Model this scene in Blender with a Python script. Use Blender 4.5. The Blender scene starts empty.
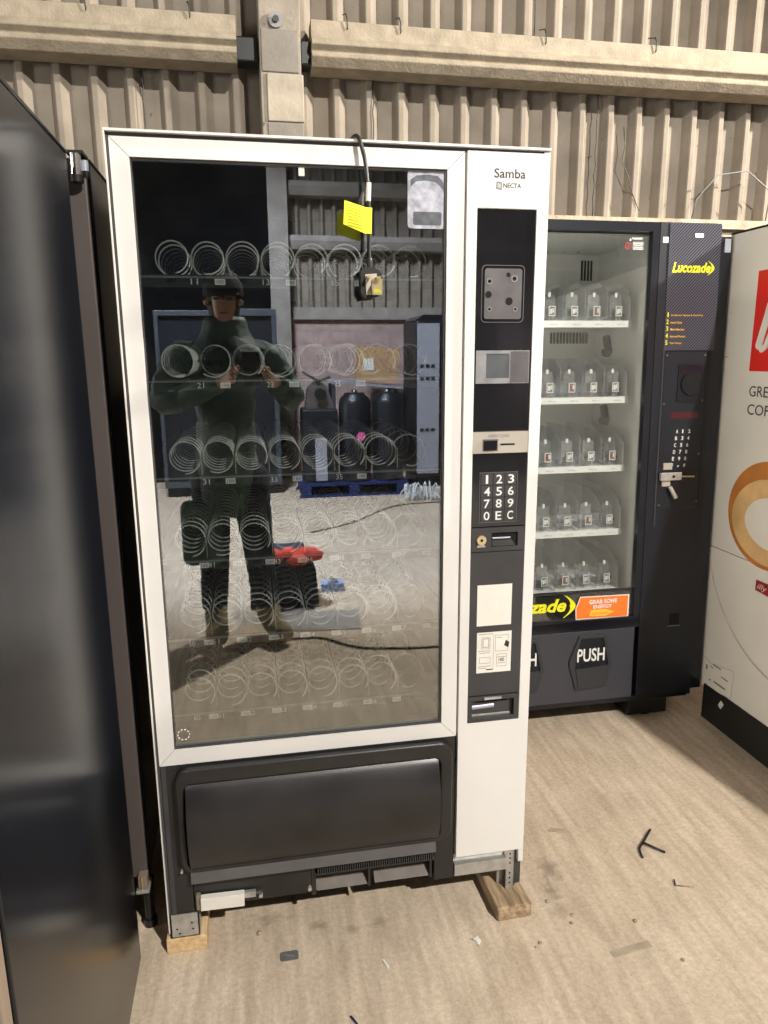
import bpy, bmesh, math, random
from mathutils import Vector, Matrix
random.seed(7)
scn = bpy.context.scene
COL = scn.collection
PI = math.pi

# ------------------------------------------------------------------ materials
def newmat(name):
    m = bpy.data.materials.new(name); m.use_nodes = True
    nt = m.node_tree
    b = nt.nodes['Principled BSDF']
    return m, nt, b

def mat(name, col, rough=.5, metal=0.0, var=0.0, scale=20, bump=0.0, bscale=60, coat=0.0, spec=.5, spots=None, rvar=0.0):
    """principled with object-space noise variation (dirt of its own), optional bump and scuffs"""
    m, nt, b = newmat(name)
    b.inputs['Base Color'].default_value = (*col, 1)
    b.inputs['Roughness'].default_value = rough
    b.inputs['Metallic'].default_value = metal
    b.inputs['Specular IOR Level'].default_value = spec
    b.inputs['Coat Weight'].default_value = coat
    tc = nt.nodes.new('ShaderNodeTexCoord')
    if var > 0:
        n = nt.nodes.new('ShaderNodeTexNoise'); n.inputs['Scale'].default_value = scale; n.inputs['Detail'].default_value = 6
        nt.links.new(tc.outputs['Object'], n.inputs['Vector'])
        r = nt.nodes.new('ShaderNodeValToRGB')
        r.color_ramp.elements[0].position = .3; r.color_ramp.elements[1].position = .7
        r.color_ramp.elements[0].color = (*[max(0, c*(1-var)) for c in col], 1)
        r.color_ramp.elements[1].color = (*[min(1, c*(1+var)) for c in col], 1)
        nt.links.new(n.outputs['Fac'], r.inputs['Fac'])
        out = r.outputs['Color']
        if spots:
            n2 = nt.nodes.new('ShaderNodeTexNoise'); n2.inputs['Scale'].default_value = spots[1]; n2.inputs['Detail'].default_value = 8
            nt.links.new(tc.outputs['Object'], n2.inputs['Vector'])
            r2 = nt.nodes.new('ShaderNodeValToRGB')
            r2.color_ramp.elements[0].position = spots[2]; r2.color_ramp.elements[0].color = (0, 0, 0, 1)
            r2.color_ramp.elements[1].position = spots[2]+.04; r2.color_ramp.elements[1].color = (1, 1, 1, 1)
            nt.links.new(n2.outputs['Fac'], r2.inputs['Fac'])
            mx = nt.nodes.new('ShaderNodeMix'); mx.data_type = 'RGBA'
            nt.links.new(r2.outputs['Color'], mx.inputs[0]); nt.links.new(out, mx.inputs[6])
            mx.inputs[7].default_value = (*spots[0], 1)
            out = mx.outputs[2]
        nt.links.new(out, b.inputs['Base Color'])
        if rvar > 0:
            mr = nt.nodes.new('ShaderNodeMapRange'); mr.inputs[3].default_value = max(0, rough-rvar); mr.inputs[4].default_value = min(1, rough+rvar)
            nt.links.new(n.outputs['Fac'], mr.inputs[0]); nt.links.new(mr.outputs[0], b.inputs['Roughness'])
    if bump > 0:
        n = nt.nodes.new('ShaderNodeTexNoise'); n.inputs['Scale'].default_value = bscale; n.inputs['Detail'].default_value = 5
        nt.links.new(tc.outputs['Object'], n.inputs['Vector'])
        bp = nt.nodes.new('ShaderNodeBump'); bp.inputs['Strength'].default_value = bump; bp.inputs['Distance'].default_value = .01
        nt.links.new(n.outputs['Fac'], bp.inputs['Height']); nt.links.new(bp.outputs[0], b.inputs['Normal'])
    return m

def glass_mat(name, refl, tint, rough=0.0, dust=0.0):
    """thin pane: mirror-like coating over clear transmission"""
    m, nt, b = newmat(name); nt.nodes.remove(b)
    out = nt.nodes['Material Output']
    g = nt.nodes.new('ShaderNodeBsdfGlossy'); g.inputs['Roughness'].default_value = rough; g.inputs['Color'].default_value = (1, 1, 1, 1)
    t = nt.nodes.new('ShaderNodeBsdfTransparent'); t.inputs['Color'].default_value = (*tint, 1)
    lw = nt.nodes.new('ShaderNodeLayerWeight'); lw.inputs['Blend'].default_value = .35
    mr = nt.nodes.new('ShaderNodeMapRange'); mr.inputs[3].default_value = refl; mr.inputs[4].default_value = min(1, refl+.6)
    nt.links.new(lw.outputs['Fresnel'], mr.inputs[0])
    mx = nt.nodes.new('ShaderNodeMixShader')
    nt.links.new(mr.outputs[0], mx.inputs[0]); nt.links.new(t.outputs[0], mx.inputs[1]); nt.links.new(g.outputs[0], mx.inputs[2])
    last = mx.outputs[0]
    if dust > 0:
        d = nt.nodes.new('ShaderNodeBsdfDiffuse'); d.inputs['Color'].default_value = (.7, .72, .7, 1)
        tc = nt.nodes.new('ShaderNodeTexCoord')
        n = nt.nodes.new('ShaderNodeTexNoise'); n.inputs['Scale'].default_value = 9; n.inputs['Detail'].default_value = 8
        nt.links.new(tc.outputs['Object'], n.inputs['Vector'])
        mr2 = nt.nodes.new('ShaderNodeMapRange'); mr2.inputs[1].default_value = .35; mr2.inputs[2].default_value = .8
        mr2.inputs[3].default_value = dust*.4; mr2.inputs[4].default_value = dust*1.8
        nt.links.new(n.outputs['Fac'], mr2.inputs[0])
        mx2 = nt.nodes.new('ShaderNodeMixShader')
        nt.links.new(mr2.outputs[0], mx2.inputs[0]); nt.links.new(last, mx2.inputs[1]); nt.links.new(d.outputs[0], mx2.inputs[2])
        last = mx2.outputs[0]
    nt.links.new(last, out.inputs['Surface'])
    return m

def floor_mat():
    m, nt, b = newmat('concrete_floor')
    tc = nt.nodes.new('ShaderNodeTexCoord'); L = nt.links.new
    def noise(scale, detail=6, vec=None, rough=.6):
        n = nt.nodes.new('ShaderNodeTexNoise'); n.inputs['Scale'].default_value = scale; n.inputs['Detail'].default_value = detail
        n.inputs['Roughness'].default_value = rough
        L(vec or tc.outputs['Object'], n.inputs['Vector']); return n.outputs['Fac']
    def ramp(fac, p0, c0, p1, c1):
        r = nt.nodes.new('ShaderNodeValToRGB'); e = r.color_ramp.elements
        e[0].position, e[1].position = p0, p1; e[0].color = (*c0, 1); e[1].color = (*c1, 1)
        L(fac, r.inputs['Fac']); return r.outputs['Color']
    def mix(f, a, bb, mode='MIX'):
        x = nt.nodes.new('ShaderNodeMix'); x.data_type = 'RGBA'; x.blend_type = mode
        if isinstance(f, float): x.inputs[0].default_value = f
        else: L(f, x.inputs[0])
        for k, v in ((6, a), (7, bb)):
            if isinstance(v, tuple): x.inputs[k].default_value = (*v, 1)
            else: L(v, x.inputs[k])
        return x.outputs[2]
    base = ramp(noise(2.2, 5), .3, (.55, .44, .335), .7, (.67, .56, .435))
    fine = ramp(noise(75, 9, rough=.85), .32, (.70, .69, .68), .64, (1.14, 1.14, 1.14))
    c = mix(1.0, base, fine, 'MULTIPLY')
    # tamping grooves running along y, wobbling
    mp = nt.nodes.new('ShaderNodeMapping'); mp.inputs['Scale'].default_value = (1, .16, 1); mp.inputs['Rotation'].default_value = (0, 0, .05)
    L(tc.outputs['Object'], mp.inputs['Vector'])
    g = noise(26, 4, mp.outputs[0])
    w = nt.nodes.new('ShaderNodeTexWave'); w.wave_type = 'BANDS'; w.bands_direction = 'X'
    w.inputs['Scale'].default_value = 8.5; w.inputs['Distortion'].default_value = 3.0; w.inputs['Detail'].default_value = 3; w.inputs['Detail Scale'].default_value = 2
    L(mp.outputs[0], w.inputs['Vector'])
    c = mix(1.0, c, ramp(g, .36, (.86, .85, .83), .62, (1.1, 1.1, 1.1)), 'MULTIPLY')
    c = mix(1.0, c, ramp(w.outputs['Fac'], 0.1, (.97, .97, .965), .8, (1.02, 1.02, 1.02)), 'MULTIPLY')
    # pale grit and dark specks
    sp = noise(130, 3); c = mix(ramp(sp, .69, (0, 0, 0), .74, (.8, .8, .8)), c, (.72, .66, .56))
    sp2 = noise(70, 4); c = mix(ramp(sp2, .27, (.8, .8, .8), .31, (0, 0, 0)), c, (.12, .1, .085))
    # oil stains at fixed places
    def stain(x, y, rx, ry, amt):
        global_in = nt.nodes.new('ShaderNodeMapping'); global_in.inputs['Location'].default_value = (-x/rx, -y/ry, 0); global_in.inputs['Scale'].default_value = (1/rx, 1/ry, 1)
        L(tc.outputs['Object'], global_in.inputs['Vector'])
        ln = nt.nodes.new('ShaderNodeVectorMath'); ln.operation = 'LENGTH'; L(global_in.outputs[0], ln.inputs[0])
        ad = nt.nodes.new('ShaderNodeMath'); ad.operation = 'MULTIPLY_ADD'; L(noise(38, 6), ad.inputs[0]); ad.inputs[1].default_value = 2.2; 
        L(ln.outputs['Value'], ad.inputs[2])
        dv = nt.nodes.new('ShaderNodeMath'); dv.operation = 'DIVIDE'; L(ad.outputs[0], dv.inputs[0]); dv.inputs[1].default_value = 4
        return ramp(dv.outputs[0], .31, (amt,)*3, .53, (0, 0, 0))
    for s in ((1.03, .10, .035, .06, .6), (1.0, .02, .03, .05, .5), (.36, .02, .03, .02, .45), (.44, -.01, .03, .02, .4), (.52, 0, .03, .02, .35), (1.35, .35, .2, .1, .2), (1.0, -.05, .05, .03, .3), (.23, .06, .06, .04, .3)):
        c = mix(stain(*s), c, (.16, .125, .095))
    L(c, b.inputs['Base Color']); b.inputs['Roughness'].default_value = .78; b.inputs['Specular IOR Level'].default_value = .3
    a = nt.nodes.new('ShaderNodeMath'); a.operation = 'ADD'; L(g, a.inputs[0])
    a2 = nt.nodes.new('ShaderNodeMath'); a2.operation = 'MULTIPLY'; a2.inputs[1].default_value = .35; L(noise(75, 8, rough=.7), a2.inputs[0]); L(a2.outputs[0], a.inputs[1])
    a3 = nt.nodes.new('ShaderNodeMath'); a3.operation = 'MULTIPLY_ADD'; a3.inputs[1].default_value = .3; L(w.outputs['Fac'], a3.inputs[0]); L(a.outputs[0], a3.inputs[2])
    bp = nt.nodes.new('ShaderNodeBump'); bp.inputs['Strength'].default_value = .5; bp.inputs['Distance'].default_value = .004
    L(a3.outputs[0], bp.inputs['Height']); L(bp.outputs[0], b.inputs['Normal'])
    return m

def carbon_mat(name, a, bcol, scale):
    m, nt, b = newmat(name); L = nt.links.new
    tc = nt.nodes.new('ShaderNodeTexCoord')
    mp = nt.nodes.new('ShaderNodeMapping'); mp.inputs['Rotation'].default_value = (0, -PI/4, 0)
    L(tc.outputs['Object'], mp.inputs['Vector'])
    w = nt.nodes.new('ShaderNodeTexWave'); w.bands_direction = 'X'; w.inputs['Scale'].default_value = scale
    L(mp.outputs[0], w.inputs['Vector'])
    ch = nt.nodes.new('ShaderNodeTexWave'); ch.bands_direction = 'Z'; ch.inputs['Scale'].default_value = scale
    L(mp.outputs[0], ch.inputs['Vector'])
    mu = nt.nodes.new('ShaderNodeMath'); mu.operation = 'MULTIPLY_ADD'; mu.inputs[1].default_value = .35; L(ch.outputs['Fac'], mu.inputs[0]); L(w.outputs['Fac'], mu.inputs[2])
    r = nt.nodes.new('ShaderNodeValToRGB'); r.color_ramp.elements[0].position = .35; r.color_ramp.elements[1].position = .95
    r.color_ramp.elements[0].color = (*a, 1); r.color_ramp.elements[1].color = (*bcol, 1)
    L(mu.outputs[0], r.inputs['Fac']); L(r.outputs['Color'], b.inputs['Base Color'])
    b.inputs['Roughness'].default_value = .3
    return m

def block_mat(name, c1, c2, mortar):
    m, nt, b = newmat(name); L = nt.links.new
    tc = nt.nodes.new('ShaderNodeTexCoord')
    mp = nt.nodes.new('ShaderNodeMapping'); mp.inputs['Rotation'].default_value = (PI/2, 0, 0)
    L(tc.outputs['Object'], mp.inputs['Vector'])
    br = nt.nodes.new('ShaderNodeTexBrick'); br.inputs['Scale'].default_value = 1
    br.inputs['Brick Width'].default_value = .44; br.inputs['Row Height'].default_value = .215; br.inputs['Mortar Size'].default_value = .008
    br.inputs['Color1'].default_value = (*c1, 1); br.inputs['Color2'].default_value = (*c2, 1); br.inputs['Mortar'].default_value = (*mortar, 1)
    L(mp.outputs[0], br.inputs['Vector'])
    n = nt.nodes.new('ShaderNodeTexNoise'); n.inputs['Scale'].default_value = 9; n.inputs['Detail'].default_value = 8; L(tc.outputs['Object'], n.inputs['Vector'])
    mx = nt.nodes.new('ShaderNodeMix'); mx.data_type = 'RGBA'; mx.blend_type = 'OVERLAY'; mx.inputs[0].default_value = .5
    L(br.outputs['Color'], mx.inputs[6]); L(n.outputs['Fac'], mx.inputs[7]); L(mx.outputs[2], b.inputs['Base Color'])
    b.inputs['Roughness'].default_value = .9
    bp = nt.nodes.new('ShaderNodeBump'); bp.inputs['Strength'].default_value = .5; bp.inputs['Distance'].default_value = .01
    L(br.outputs['Fac'], bp.inputs['Height']); bp.invert = True; L(bp.outputs[0], b.inputs['Normal'])
    return m

def wood_mat(name, c1, c2):
    m, nt, b = newmat(name); L = nt.links.new
    tc = nt.nodes.new('ShaderNodeTexCoord')
    mp = nt.nodes.new('ShaderNodeMapping'); mp.inputs['Scale'].default_value = (14, 2, 14); L(tc.outputs['Object'], mp.inputs['Vector'])
    n = nt.nodes.new('ShaderNodeTexNoise'); n.inputs['Scale'].default_value = 5; n.inputs['Detail'].default_value = 6; L(mp.outputs[0], n.inputs['Vector'])
    r = nt.nodes.new('ShaderNodeValToRGB'); r.color_ramp.elements[0].position = .35; r.color_ramp.elements[1].position = .65
    r.color_ramp.elements[0].color = (*c1, 1); r.color_ramp.elements[1].color = (*c2, 1)
    L(n.outputs['Fac'], r.inputs['Fac']); L(r.outputs['Color'], b.inputs['Base Color']); b.inputs['Roughness'].default_value = .8
    bp = nt.nodes.new('ShaderNodeBump'); bp.inputs['Strength'].default_value = .4; bp.inputs['Distance'].default_value = .005
    L(n.outputs['Fac'], bp.inputs['Height']); L(bp.outputs[0], b.inputs['Normal'])
    return m

M = {}
M['floor'] = floor_mat()
M['cement'] = mat('cement_sheet', (.245, .21, .17), .9, var=.16, scale=7, bump=.15, bscale=110, spots=((.12, .095, .07), 26, .72))
M['purlin'] = mat('dusty_purlin_paint', (.30, .255, .19), .8, var=.18, scale=18, bump=.25, bscale=90)
M['column'] = mat('column_concrete', (.27, .235, .19), .85, var=.2, scale=8, bump=.3, spots=((.14, .11, .08), 30, .68))
M['patch_grey'] = mat('patch_grey', (.21, .19, .165), .85, var=.12, scale=14, bump=.2)
M['patch_pale'] = mat('patch_pale', (.36, .315, .25), .85, var=.15, scale=14, bump=.2)
M['ledge'] = mat('ledge_stone', (.42, .35, .26), .9, var=.25, scale=16, bump=.5)
M['block'] = block_mat('blockwork', (.40, .33, .26), (.36, .30, .24), (.28, .23, .18))
M['pinkblock'] = block_mat('pink_blockwork', (.46, .33, .30), (.40, .29, .27), (.34, .27, .25))
M['greyconc'] = mat('grey_lintel', (.3, .27, .24), .9, var=.2, scale=6)
M['white'] = mat('white_powder_coat', (.76, .745, .72), .38, var=.035, scale=5, spots=((.55, .5, .43), 55, .76))
M['white_side'] = mat('white_steel_edge', (.72, .70, .66), .45, var=.05, scale=10)
M['black_plastic'] = mat('black_moulded_plastic', (.020, .019, .020), .34, var=.3, scale=8, bump=.05, bscale=300, spots=((.09, .085, .08), 38, .74), rvar=.1)
M['dark_plastic'] = mat('dark_grey_plastic', (.045, .044, .046), .5, var=.2, scale=10, bump=.05, bscale=300)
M['grey_plastic'] = mat('grey_plastic', (.105, .10, .102), .5, var=.12, scale=15)
M['liner'] = mat('shaded_cabinet_liner', (.02, .022, .026), .6, var=.2, scale=4)  # light grey liner painted near black: the unlit interior's shade is in the colour
M['tray'] = mat('tray_steel', (.022, .025, .023), .55, metal=.1, var=.15, scale=12)
M['chrome_wire'] = mat('spiral_wire', (.95, .945, .93), .35, metal=.15)
M['gloss_black'] = mat('gloss_black_panel', (.012, .012, .014), .12, var=.2, scale=6, coat=.3, spots=((.05, .05, .05), 45, .73))
M['ink'] = mat('black_ink', (.03, .03, .035), .6)
M['greyink'] = mat('grey_ink', (.22, .22, .23), .6)
M['paper'] = mat('white_paper_label', (.80, .77, .70), .7, var=.03, scale=30)
M['whiteink'] = mat('white_print', (.78, .78, .76), .5)
M['louvre_grey'] = mat('dusty_louvre', (.13, .11, .095), .6, var=.2, scale=30)
M['tagwhite'] = mat('bright_white_tag', (.93, .93, .92), .6)
M['push_grey'] = mat('push_flap_grey', (.034, .035, .041), .4)
M['silver'] = mat('silver_plastic', (.52, .48, .42), .38, metal=.35, var=.05)
M['steelplate'] = mat('brushed_plate', (.17, .16, .165), .35, metal=.5, var=.15, scale=25)
M['galv'] = mat('galvanised_steel', (.50, .49, .47), .42, metal=.6, var=.18, scale=45)
M['chrome'] = mat('chrome', (.75, .73, .70), .18, metal=1)
M['brass'] = mat('brass', (.72, .60, .33), .28, metal=.85)
M['hole'] = mat('hole_black', (.004, .004, .004), .9)
M['frame_grey'] = mat('grey_trim_and_reflection', (.25, .25, .26), .4, var=.2, scale=30)
M['lcdglass'] = mat('display_window', (.10, .11, .12), .1, var=.2, scale=12)
M['wood'] = wood_mat('pale_timber', (.56, .38, .19), (.74, .54, .31))
M['wood_dark'] = wood_mat('weathered_timber', (.22, .15, .09), (.52, .38, .23))
M['navy'] = mat('navy_black_steel', (.005, .006, .012), .28, var=.15, scale=5, coat=.2)
M['navy_matte'] = mat('navy_black_satin', (.006, .008, .014), .42, var=.15, scale=9)
M['carbon'] = carbon_mat('carbon_pattern_vinyl', (.005, .005, .009), (.095, .095, .125), 38)
M['carbon_fine'] = carbon_mat('carbon_pattern_vinyl_fine', (.018, .019, .025), (.075, .077, .095), 50)
M['coolgrey'] = mat('fridge_liner_grey', (.78, .79, .76), .55, var=.04, scale=4)
M['shelfwhite'] = mat('shelf_white', (.88, .88, .86), .5, var=.03)
M['yellow'] = mat('yellow_vinyl', (.80, .78, .02), .45)
M['yellowtag'] = mat('fluorescent_yellow_tag', (.93, .92, .02), .6)
M['tagink'] = mat('tag_ink', (.42, .45, .02), .6)
M['orange'] = mat('orange_sticker', (.90, .21, .025), .5, var=.05)
M['amber'] = mat('amber_print', (.93, .55, .05), .5)
M['red'] = mat('red_vinyl', (.72, .022, .014), .4)
M['darkred'] = mat('dark_red_badge', (.30, .015, .012), .45)
M['redlens'] = mat('dark_red_display', (.07, .012, .015), .2)
M['cream'] = mat('coffee_machine_vinyl', (.78, .755, .69), .5, var=.06, scale=3, spots=((.55, .51, .45), 30, .75))
M['crema_dark'] = mat('coffee_rim_brown', (.52, .19, .04), .5, var=.15, scale=12)
M['crema'] = mat('coffee_crema', (.76, .49, .22), .5, var=.2, scale=9)
M['milk'] = mat('milk_foam', (.82, .78, .70), .5, var=.06, scale=9)
M['vinyl_line'] = mat('pale_grey_line', (.52, .49, .44), .5)
M['satin_black'] = mat('satin_black_paint', (.004, .005, .008), .21, var=.1, scale=1, rvar=.02, spec=.42)
M['warm_reflection_edge'] = mat('dark_steel_painted_reflection', (.085, .07, .066), .45, var=.08, scale=4)  # dark grey steel; its brownish reflection is put into the base colour
M['warm_edge'] = mat('bronze_grey_and_warm_lit', (.22, .17, .13), .4, var=.1, scale=4)
M['rubber'] = mat('black_rubber', (.012, .012, .012), .45)
M['clearcable'] = mat('grey_cable_sheath', (.05, .05, .05), .2)
M['glass'] = glass_mat('display_glass', .155, (.92, .95, .94), dust=.004)
M['glass2'] = glass_mat('fridge_glass', .05, (.97, .98, .975), dust=.004)
M['clear'] = glass_mat('clear_plastic', .10, (.87, .90, .95), rough=.05, dust=.13)
M['residue'] = mat('torn_sticker_residue', (.46, .47, .54), .8, var=.35, scale=60)
M['residue_dark'] = mat('torn_sticker_centre', (.13, .14, .16), .8, var=.35, scale=60)
M['jacket'] = mat('dark_green_waxed_cloth', (.055, .105, .092), .62, var=.5, scale=9, bump=1.0, bscale=22)
M['jeans'] = mat('dark_denim', (.022, .026, .045), .8, var=.35, scale=7, bump=.3, bscale=30)
M['camo'] = mat('tan_camouflage_boot', (.33, .27, .16), .85, var=.3, scale=22, spots=((.09, .075, .045), 16, .56))
M['skin'] = mat('skin', (.50, .30, .22), .5, var=.08, scale=20)
M['hair'] = mat('dark_hair', (.03, .02, .015), .7)
M['cap'] = mat('black_knit', (.012, .012, .014), .9, bump=.5, bscale=120)
M['card'] = mat('cardboard', (.46, .29, .15), .85, var=.12, scale=10)
M['bluepaint'] = mat('blue_pallet_paint', (.008, .02, .11), .7, var=.2, scale=12)
M['wrap'] = mat('clear_stretch_wrap', (.8, .85, .95), .3, var=.2, scale=20)
M['redcloth'] = mat('red_orange_cloth', (.65, .06, .035), .8, var=.2, scale=15)
M['pink'] = mat('pink_sticker', (.75, .12, .35), .5)
M['bluewhite'] = mat('pale_blue_plastic', (.35, .45, .75), .5, var=.2, scale=18)
M['lightgrey'] = mat('light_grey_steel', (.42, .44, .52), .35, metal=.3, var=.05)
M['bluegrey'] = mat('blue_grey_steel', (.055, .065, .08), .4, var=.1)
M['doordark'] = mat('dark_roller_door', (.003, .003, .004), .9, var=.2, spec=.05)
M['debris'] = mat('grey_card_scrap', (.13, .13, .125), .7, var=.2, scale=60)

# ------------------------------------------------------------------ mesh builder
class MB:
    def __init__(s): s.bm = bmesh.new(); s.mats = []
    def mi(s, m):
        if m not in s.mats: s.mats.append(m)
        return s.mats.index(m)
    def faces(s, vs, fs, m, smooth=False):
        k = s.mi(m); bv = [s.bm.verts.new(v) for v in vs]
        for f in fs:
            try:
                fc = s.bm.faces.new([bv[i] for i in f]); fc.material_index = k; fc.smooth = smooth
            except ValueError: pass
        return bv
    def box(s, x0, x1, y0, y1, z0, z1, m, rot=None, c=None):
        vs = [Vector((x, y, z)) for x in (x0, x1) for y in (y0, y1) for z in (z0, z1)]
        if rot is not None:
            cc = Vector(c) if c else Vector(((x0+x1)/2, (y0+y1)/2, (z0+z1)/2))
            vs = [cc + rot @ (v-cc) for v in vs]
        return s.faces(vs, [(0, 1, 3, 2), (4, 6, 7, 5), (0, 4, 5, 1), (2, 3, 7, 6), (0, 2, 6, 4), (1, 5, 7, 3)], m)
    def prism(s, pts, axis, a0, a1, m, smooth=False):
        """closed polygon extruded along an axis; pts are the two other coords in order"""
        def P(p, a):
            return {'x': (a, p[0], p[1]), 'y': (p[0], a, p[1]), 'z': (p[0], p[1], a)}[axis]
        n = len(pts)
        vs = [P(p, a0) for p in pts]+[P(p, a1) for p in pts]
        fs = [tuple(range(n)), tuple(range(2*n-1, n-1, -1))]
        s.faces(vs, fs, m)
        s.faces(vs, [(i, (i+1) % n, n+(i+1) % n, n+i) for i in range(n)], m, smooth)
    def ring(s, outer, inner, axis, a0, a1, m):
        """frame between two same-length outlines"""
        def P(p, a):
            return {'x': (a, p[0], p[1]), 'y': (p[0], a, p[1]), 'z': (p[0], p[1], a)}[axis]
        n = len(outer)
        vs = [P(p, a0) for p in outer]+[P(p, a0) for p in inner]+[P(p, a1) for p in outer]+[P(p, a1) for p in inner]
        fs = []
        for i in range(n):
            j = (i+1) % n
            fs += [(i, j, n+j, n+i), (2*n+i, 3*n+i, 3*n+j, 2*n+j), (i, 2*n+i, 2*n+j, j), (n+i, n+j, 3*n+j, 3*n+i)]
        s.faces(vs, fs, m)
    def cyl(s, p0, p1, r0, m, r1=None, n=20, smooth=True, caps=True):
        r1 = r0 if r1 is None else r1
        p0, p1 = Vector(p0), Vector(p1); d = (p1-p0).normalized()
        a = d.orthogonal().normalized(); b = d.cross(a)
        c0 = [p0+r0*(math.cos(2*PI*i/n)*a+math.sin(2*PI*i/n)*b) for i in range(n)]
        c1 = [p1+r1*(math.cos(2*PI*i/n)*a+math.sin(2*PI*i/n)*b) for i in range(n)]
        s.faces(c0+c1, [(i, (i+1) % n, n+(i+1) % n, n+i) for i in range(n)], m, smooth)
        if caps: s.faces(c0, [tuple(range(n))], m); s.faces(c1, [tuple(range(n))], m)
    def tube(s, path, r, m, n=8, closed=False, rs=None):
        P = [Vector(p) for p in path]; k = len(P); rings = []
        prev = None
        for i, p in enumerate(P):
            t = (P[min(i+1, k-1)]-P[max(i-1, 0)]).normalized()
            if prev is None: a = t.orthogonal().normalized()
            else:
                a = (prev - t*prev.dot(t)); a = a.normalized() if a.length > 1e-6 else t.orthogonal().normalized()
            prev = a; b = t.cross(a); rr = rs[i] if rs else r
            rings.append([p+rr*(math.cos(2*PI*j/n)*a+math.sin(2*PI*j/n)*b) for j in range(n)])
        vs = [v for rg in rings for v in rg]
        fs = [(i*n+j, i*n+(j+1) % n, (i+1)*n+(j+1) % n, (i+1)*n+j) for i in range(k-1) for j in range(n)]
        fs += [tuple(range(n)), tuple((k-1)*n+j for j in range(n-1, -1, -1))]
        s.faces(vs, fs, m, True)
    def lathe(s, prof, c, m, n=28):
        vs = [(c[0]+r*math.cos(2*PI*j/n), c[1]+r*math.sin(2*PI*j/n), c[2]+z) for r, z in prof for j in range(n)]
        k = len(prof)
        s.faces(vs, [(i*n+j, i*n+(j+1) % n, (i+1)*n+(j+1) % n, (i+1)*n+j) for i in range(k-1) for j in range(n)], m, True)
        s.faces(vs[:n], [tuple(range(n))], m); s.faces(vs[-n:], [tuple(range(n))], m)
    def text(s, body, org, u, v, w, h, m, shear=0.0, bold=0.0, depth=.0006, keep=False):
        """lettering fitted to a w x h rectangle whose lower left corner is org, u right, v up"""
        c = bpy.data.curves.new('t', 'FONT'); c.body = body; c.size = 1; c.shear = shear; c.offset = bold; c.resolution_u = 3
        o = bpy.data.objects.new('t', c); COL.objects.link(o)
        bpy.context.view_layer.update()
        me = bpy.data.meshes.new_from_object(o.evaluated_get(bpy.context.evaluated_depsgraph_get()))
        bpy.data.objects.remove(o); bpy.data.curves.remove(c)
        xs = [q.co.x for q in me.vertices]; ys = [q.co.y for q in me.vertices]
        x0, x1, y0, y1 = min(xs), max(xs), min(ys), max(ys)
        sy = h/(y1-y0); sx = sy if w is None else w/(x1-x0)
        u, v, org = Vector(u), Vector(v), Vector(org); nrm = u.cross(v)
        vs = [org+u*((q.co.x-x0)*sx)+v*((q.co.y-y0)*sy)+nrm*depth for q in me.vertices]
        fs = [tuple(p.vertices) for p in me.polygons]
        s.faces(vs, fs, m); bpy.data.meshes.remove(me)
    def build(s, name, parent=None, bevel=0.0, seg=2, loc=None, smooth=False):
        bmesh.ops.recalc_face_normals(s.bm, faces=[f for f in s.bm.faces])
        me = bpy.data.meshes.new(name)
        off = Vector((0, 0, 0))
        if loc is not None: off = Vector(loc)
        if parent is not None and not parent.get('_local'): off = off + Vector(parent['_base'])
        if off.length > 0 : bmesh.ops.translate(s.bm, verts=s.bm.verts, vec=-off)
        s.bm.to_mesh(me); s.bm.free()
        for m in s.mats: me.materials.append(M[m])
        o = bpy.data.objects.new(name, me); COL.objects.link(o)
        if parent is not None:
            o.parent = parent; o['_base'] = list(off); 
            if parent.get('_local'): o['_local'] = 1
            if loc is not None: o.location = loc
        elif loc is not None: o.location = loc; o['_base'] = list(loc)
        else: o['_base'] = [0, 0, 0]
        if smooth:
            for p in me.polygons: p.use_smooth = True
        if bevel > 0:
            b = o.modifiers.new('bevel', 'BEVEL'); b.width = bevel; b.segments = seg; b.limit_method = 'ANGLE'; b.angle_limit = .6
            b.harden_normals = False
        return o

def empty(name, loc, label, cat, group=None, local=False, rot=(0, 0, 0)):
    o = bpy.data.objects.new(name, None); COL.objects.link(o); o.location = loc; o.rotation_euler = rot
    o.empty_display_size = .05
    o['_base'] = [0, 0, 0] if local else list(loc)
    if local: o['_local'] = 1
    tag(o, label, cat, group); return o
def tag(o, label=None, cat=None, group=None, kind=None):
    if label: o['label'] = label
    if cat: o['category'] = cat
    if group: o['group'] = group
    if kind: o['kind'] = kind
    return o
def rect(x0, x1, z0, z1): return [(x0, z0), (x1, z0), (x1, z1), (x0, z1)]
def Rz(a): return Matrix.Rotation(a, 3, 'Z')
def Rx(a): return Matrix.Rotation(a, 3, 'X')
def Ry(a): return Matrix.Rotation(a, 3, 'Y')
X, Y, Z = (1, 0, 0), (0, 1, 0), (0, 0, 1)

# ================================================================== SETTING
b = MB(); b.box(-6, 7, -7.45, 1.95, -.1, 0, 'floor')
tag(b.build('floor'), kind='structure')

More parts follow.
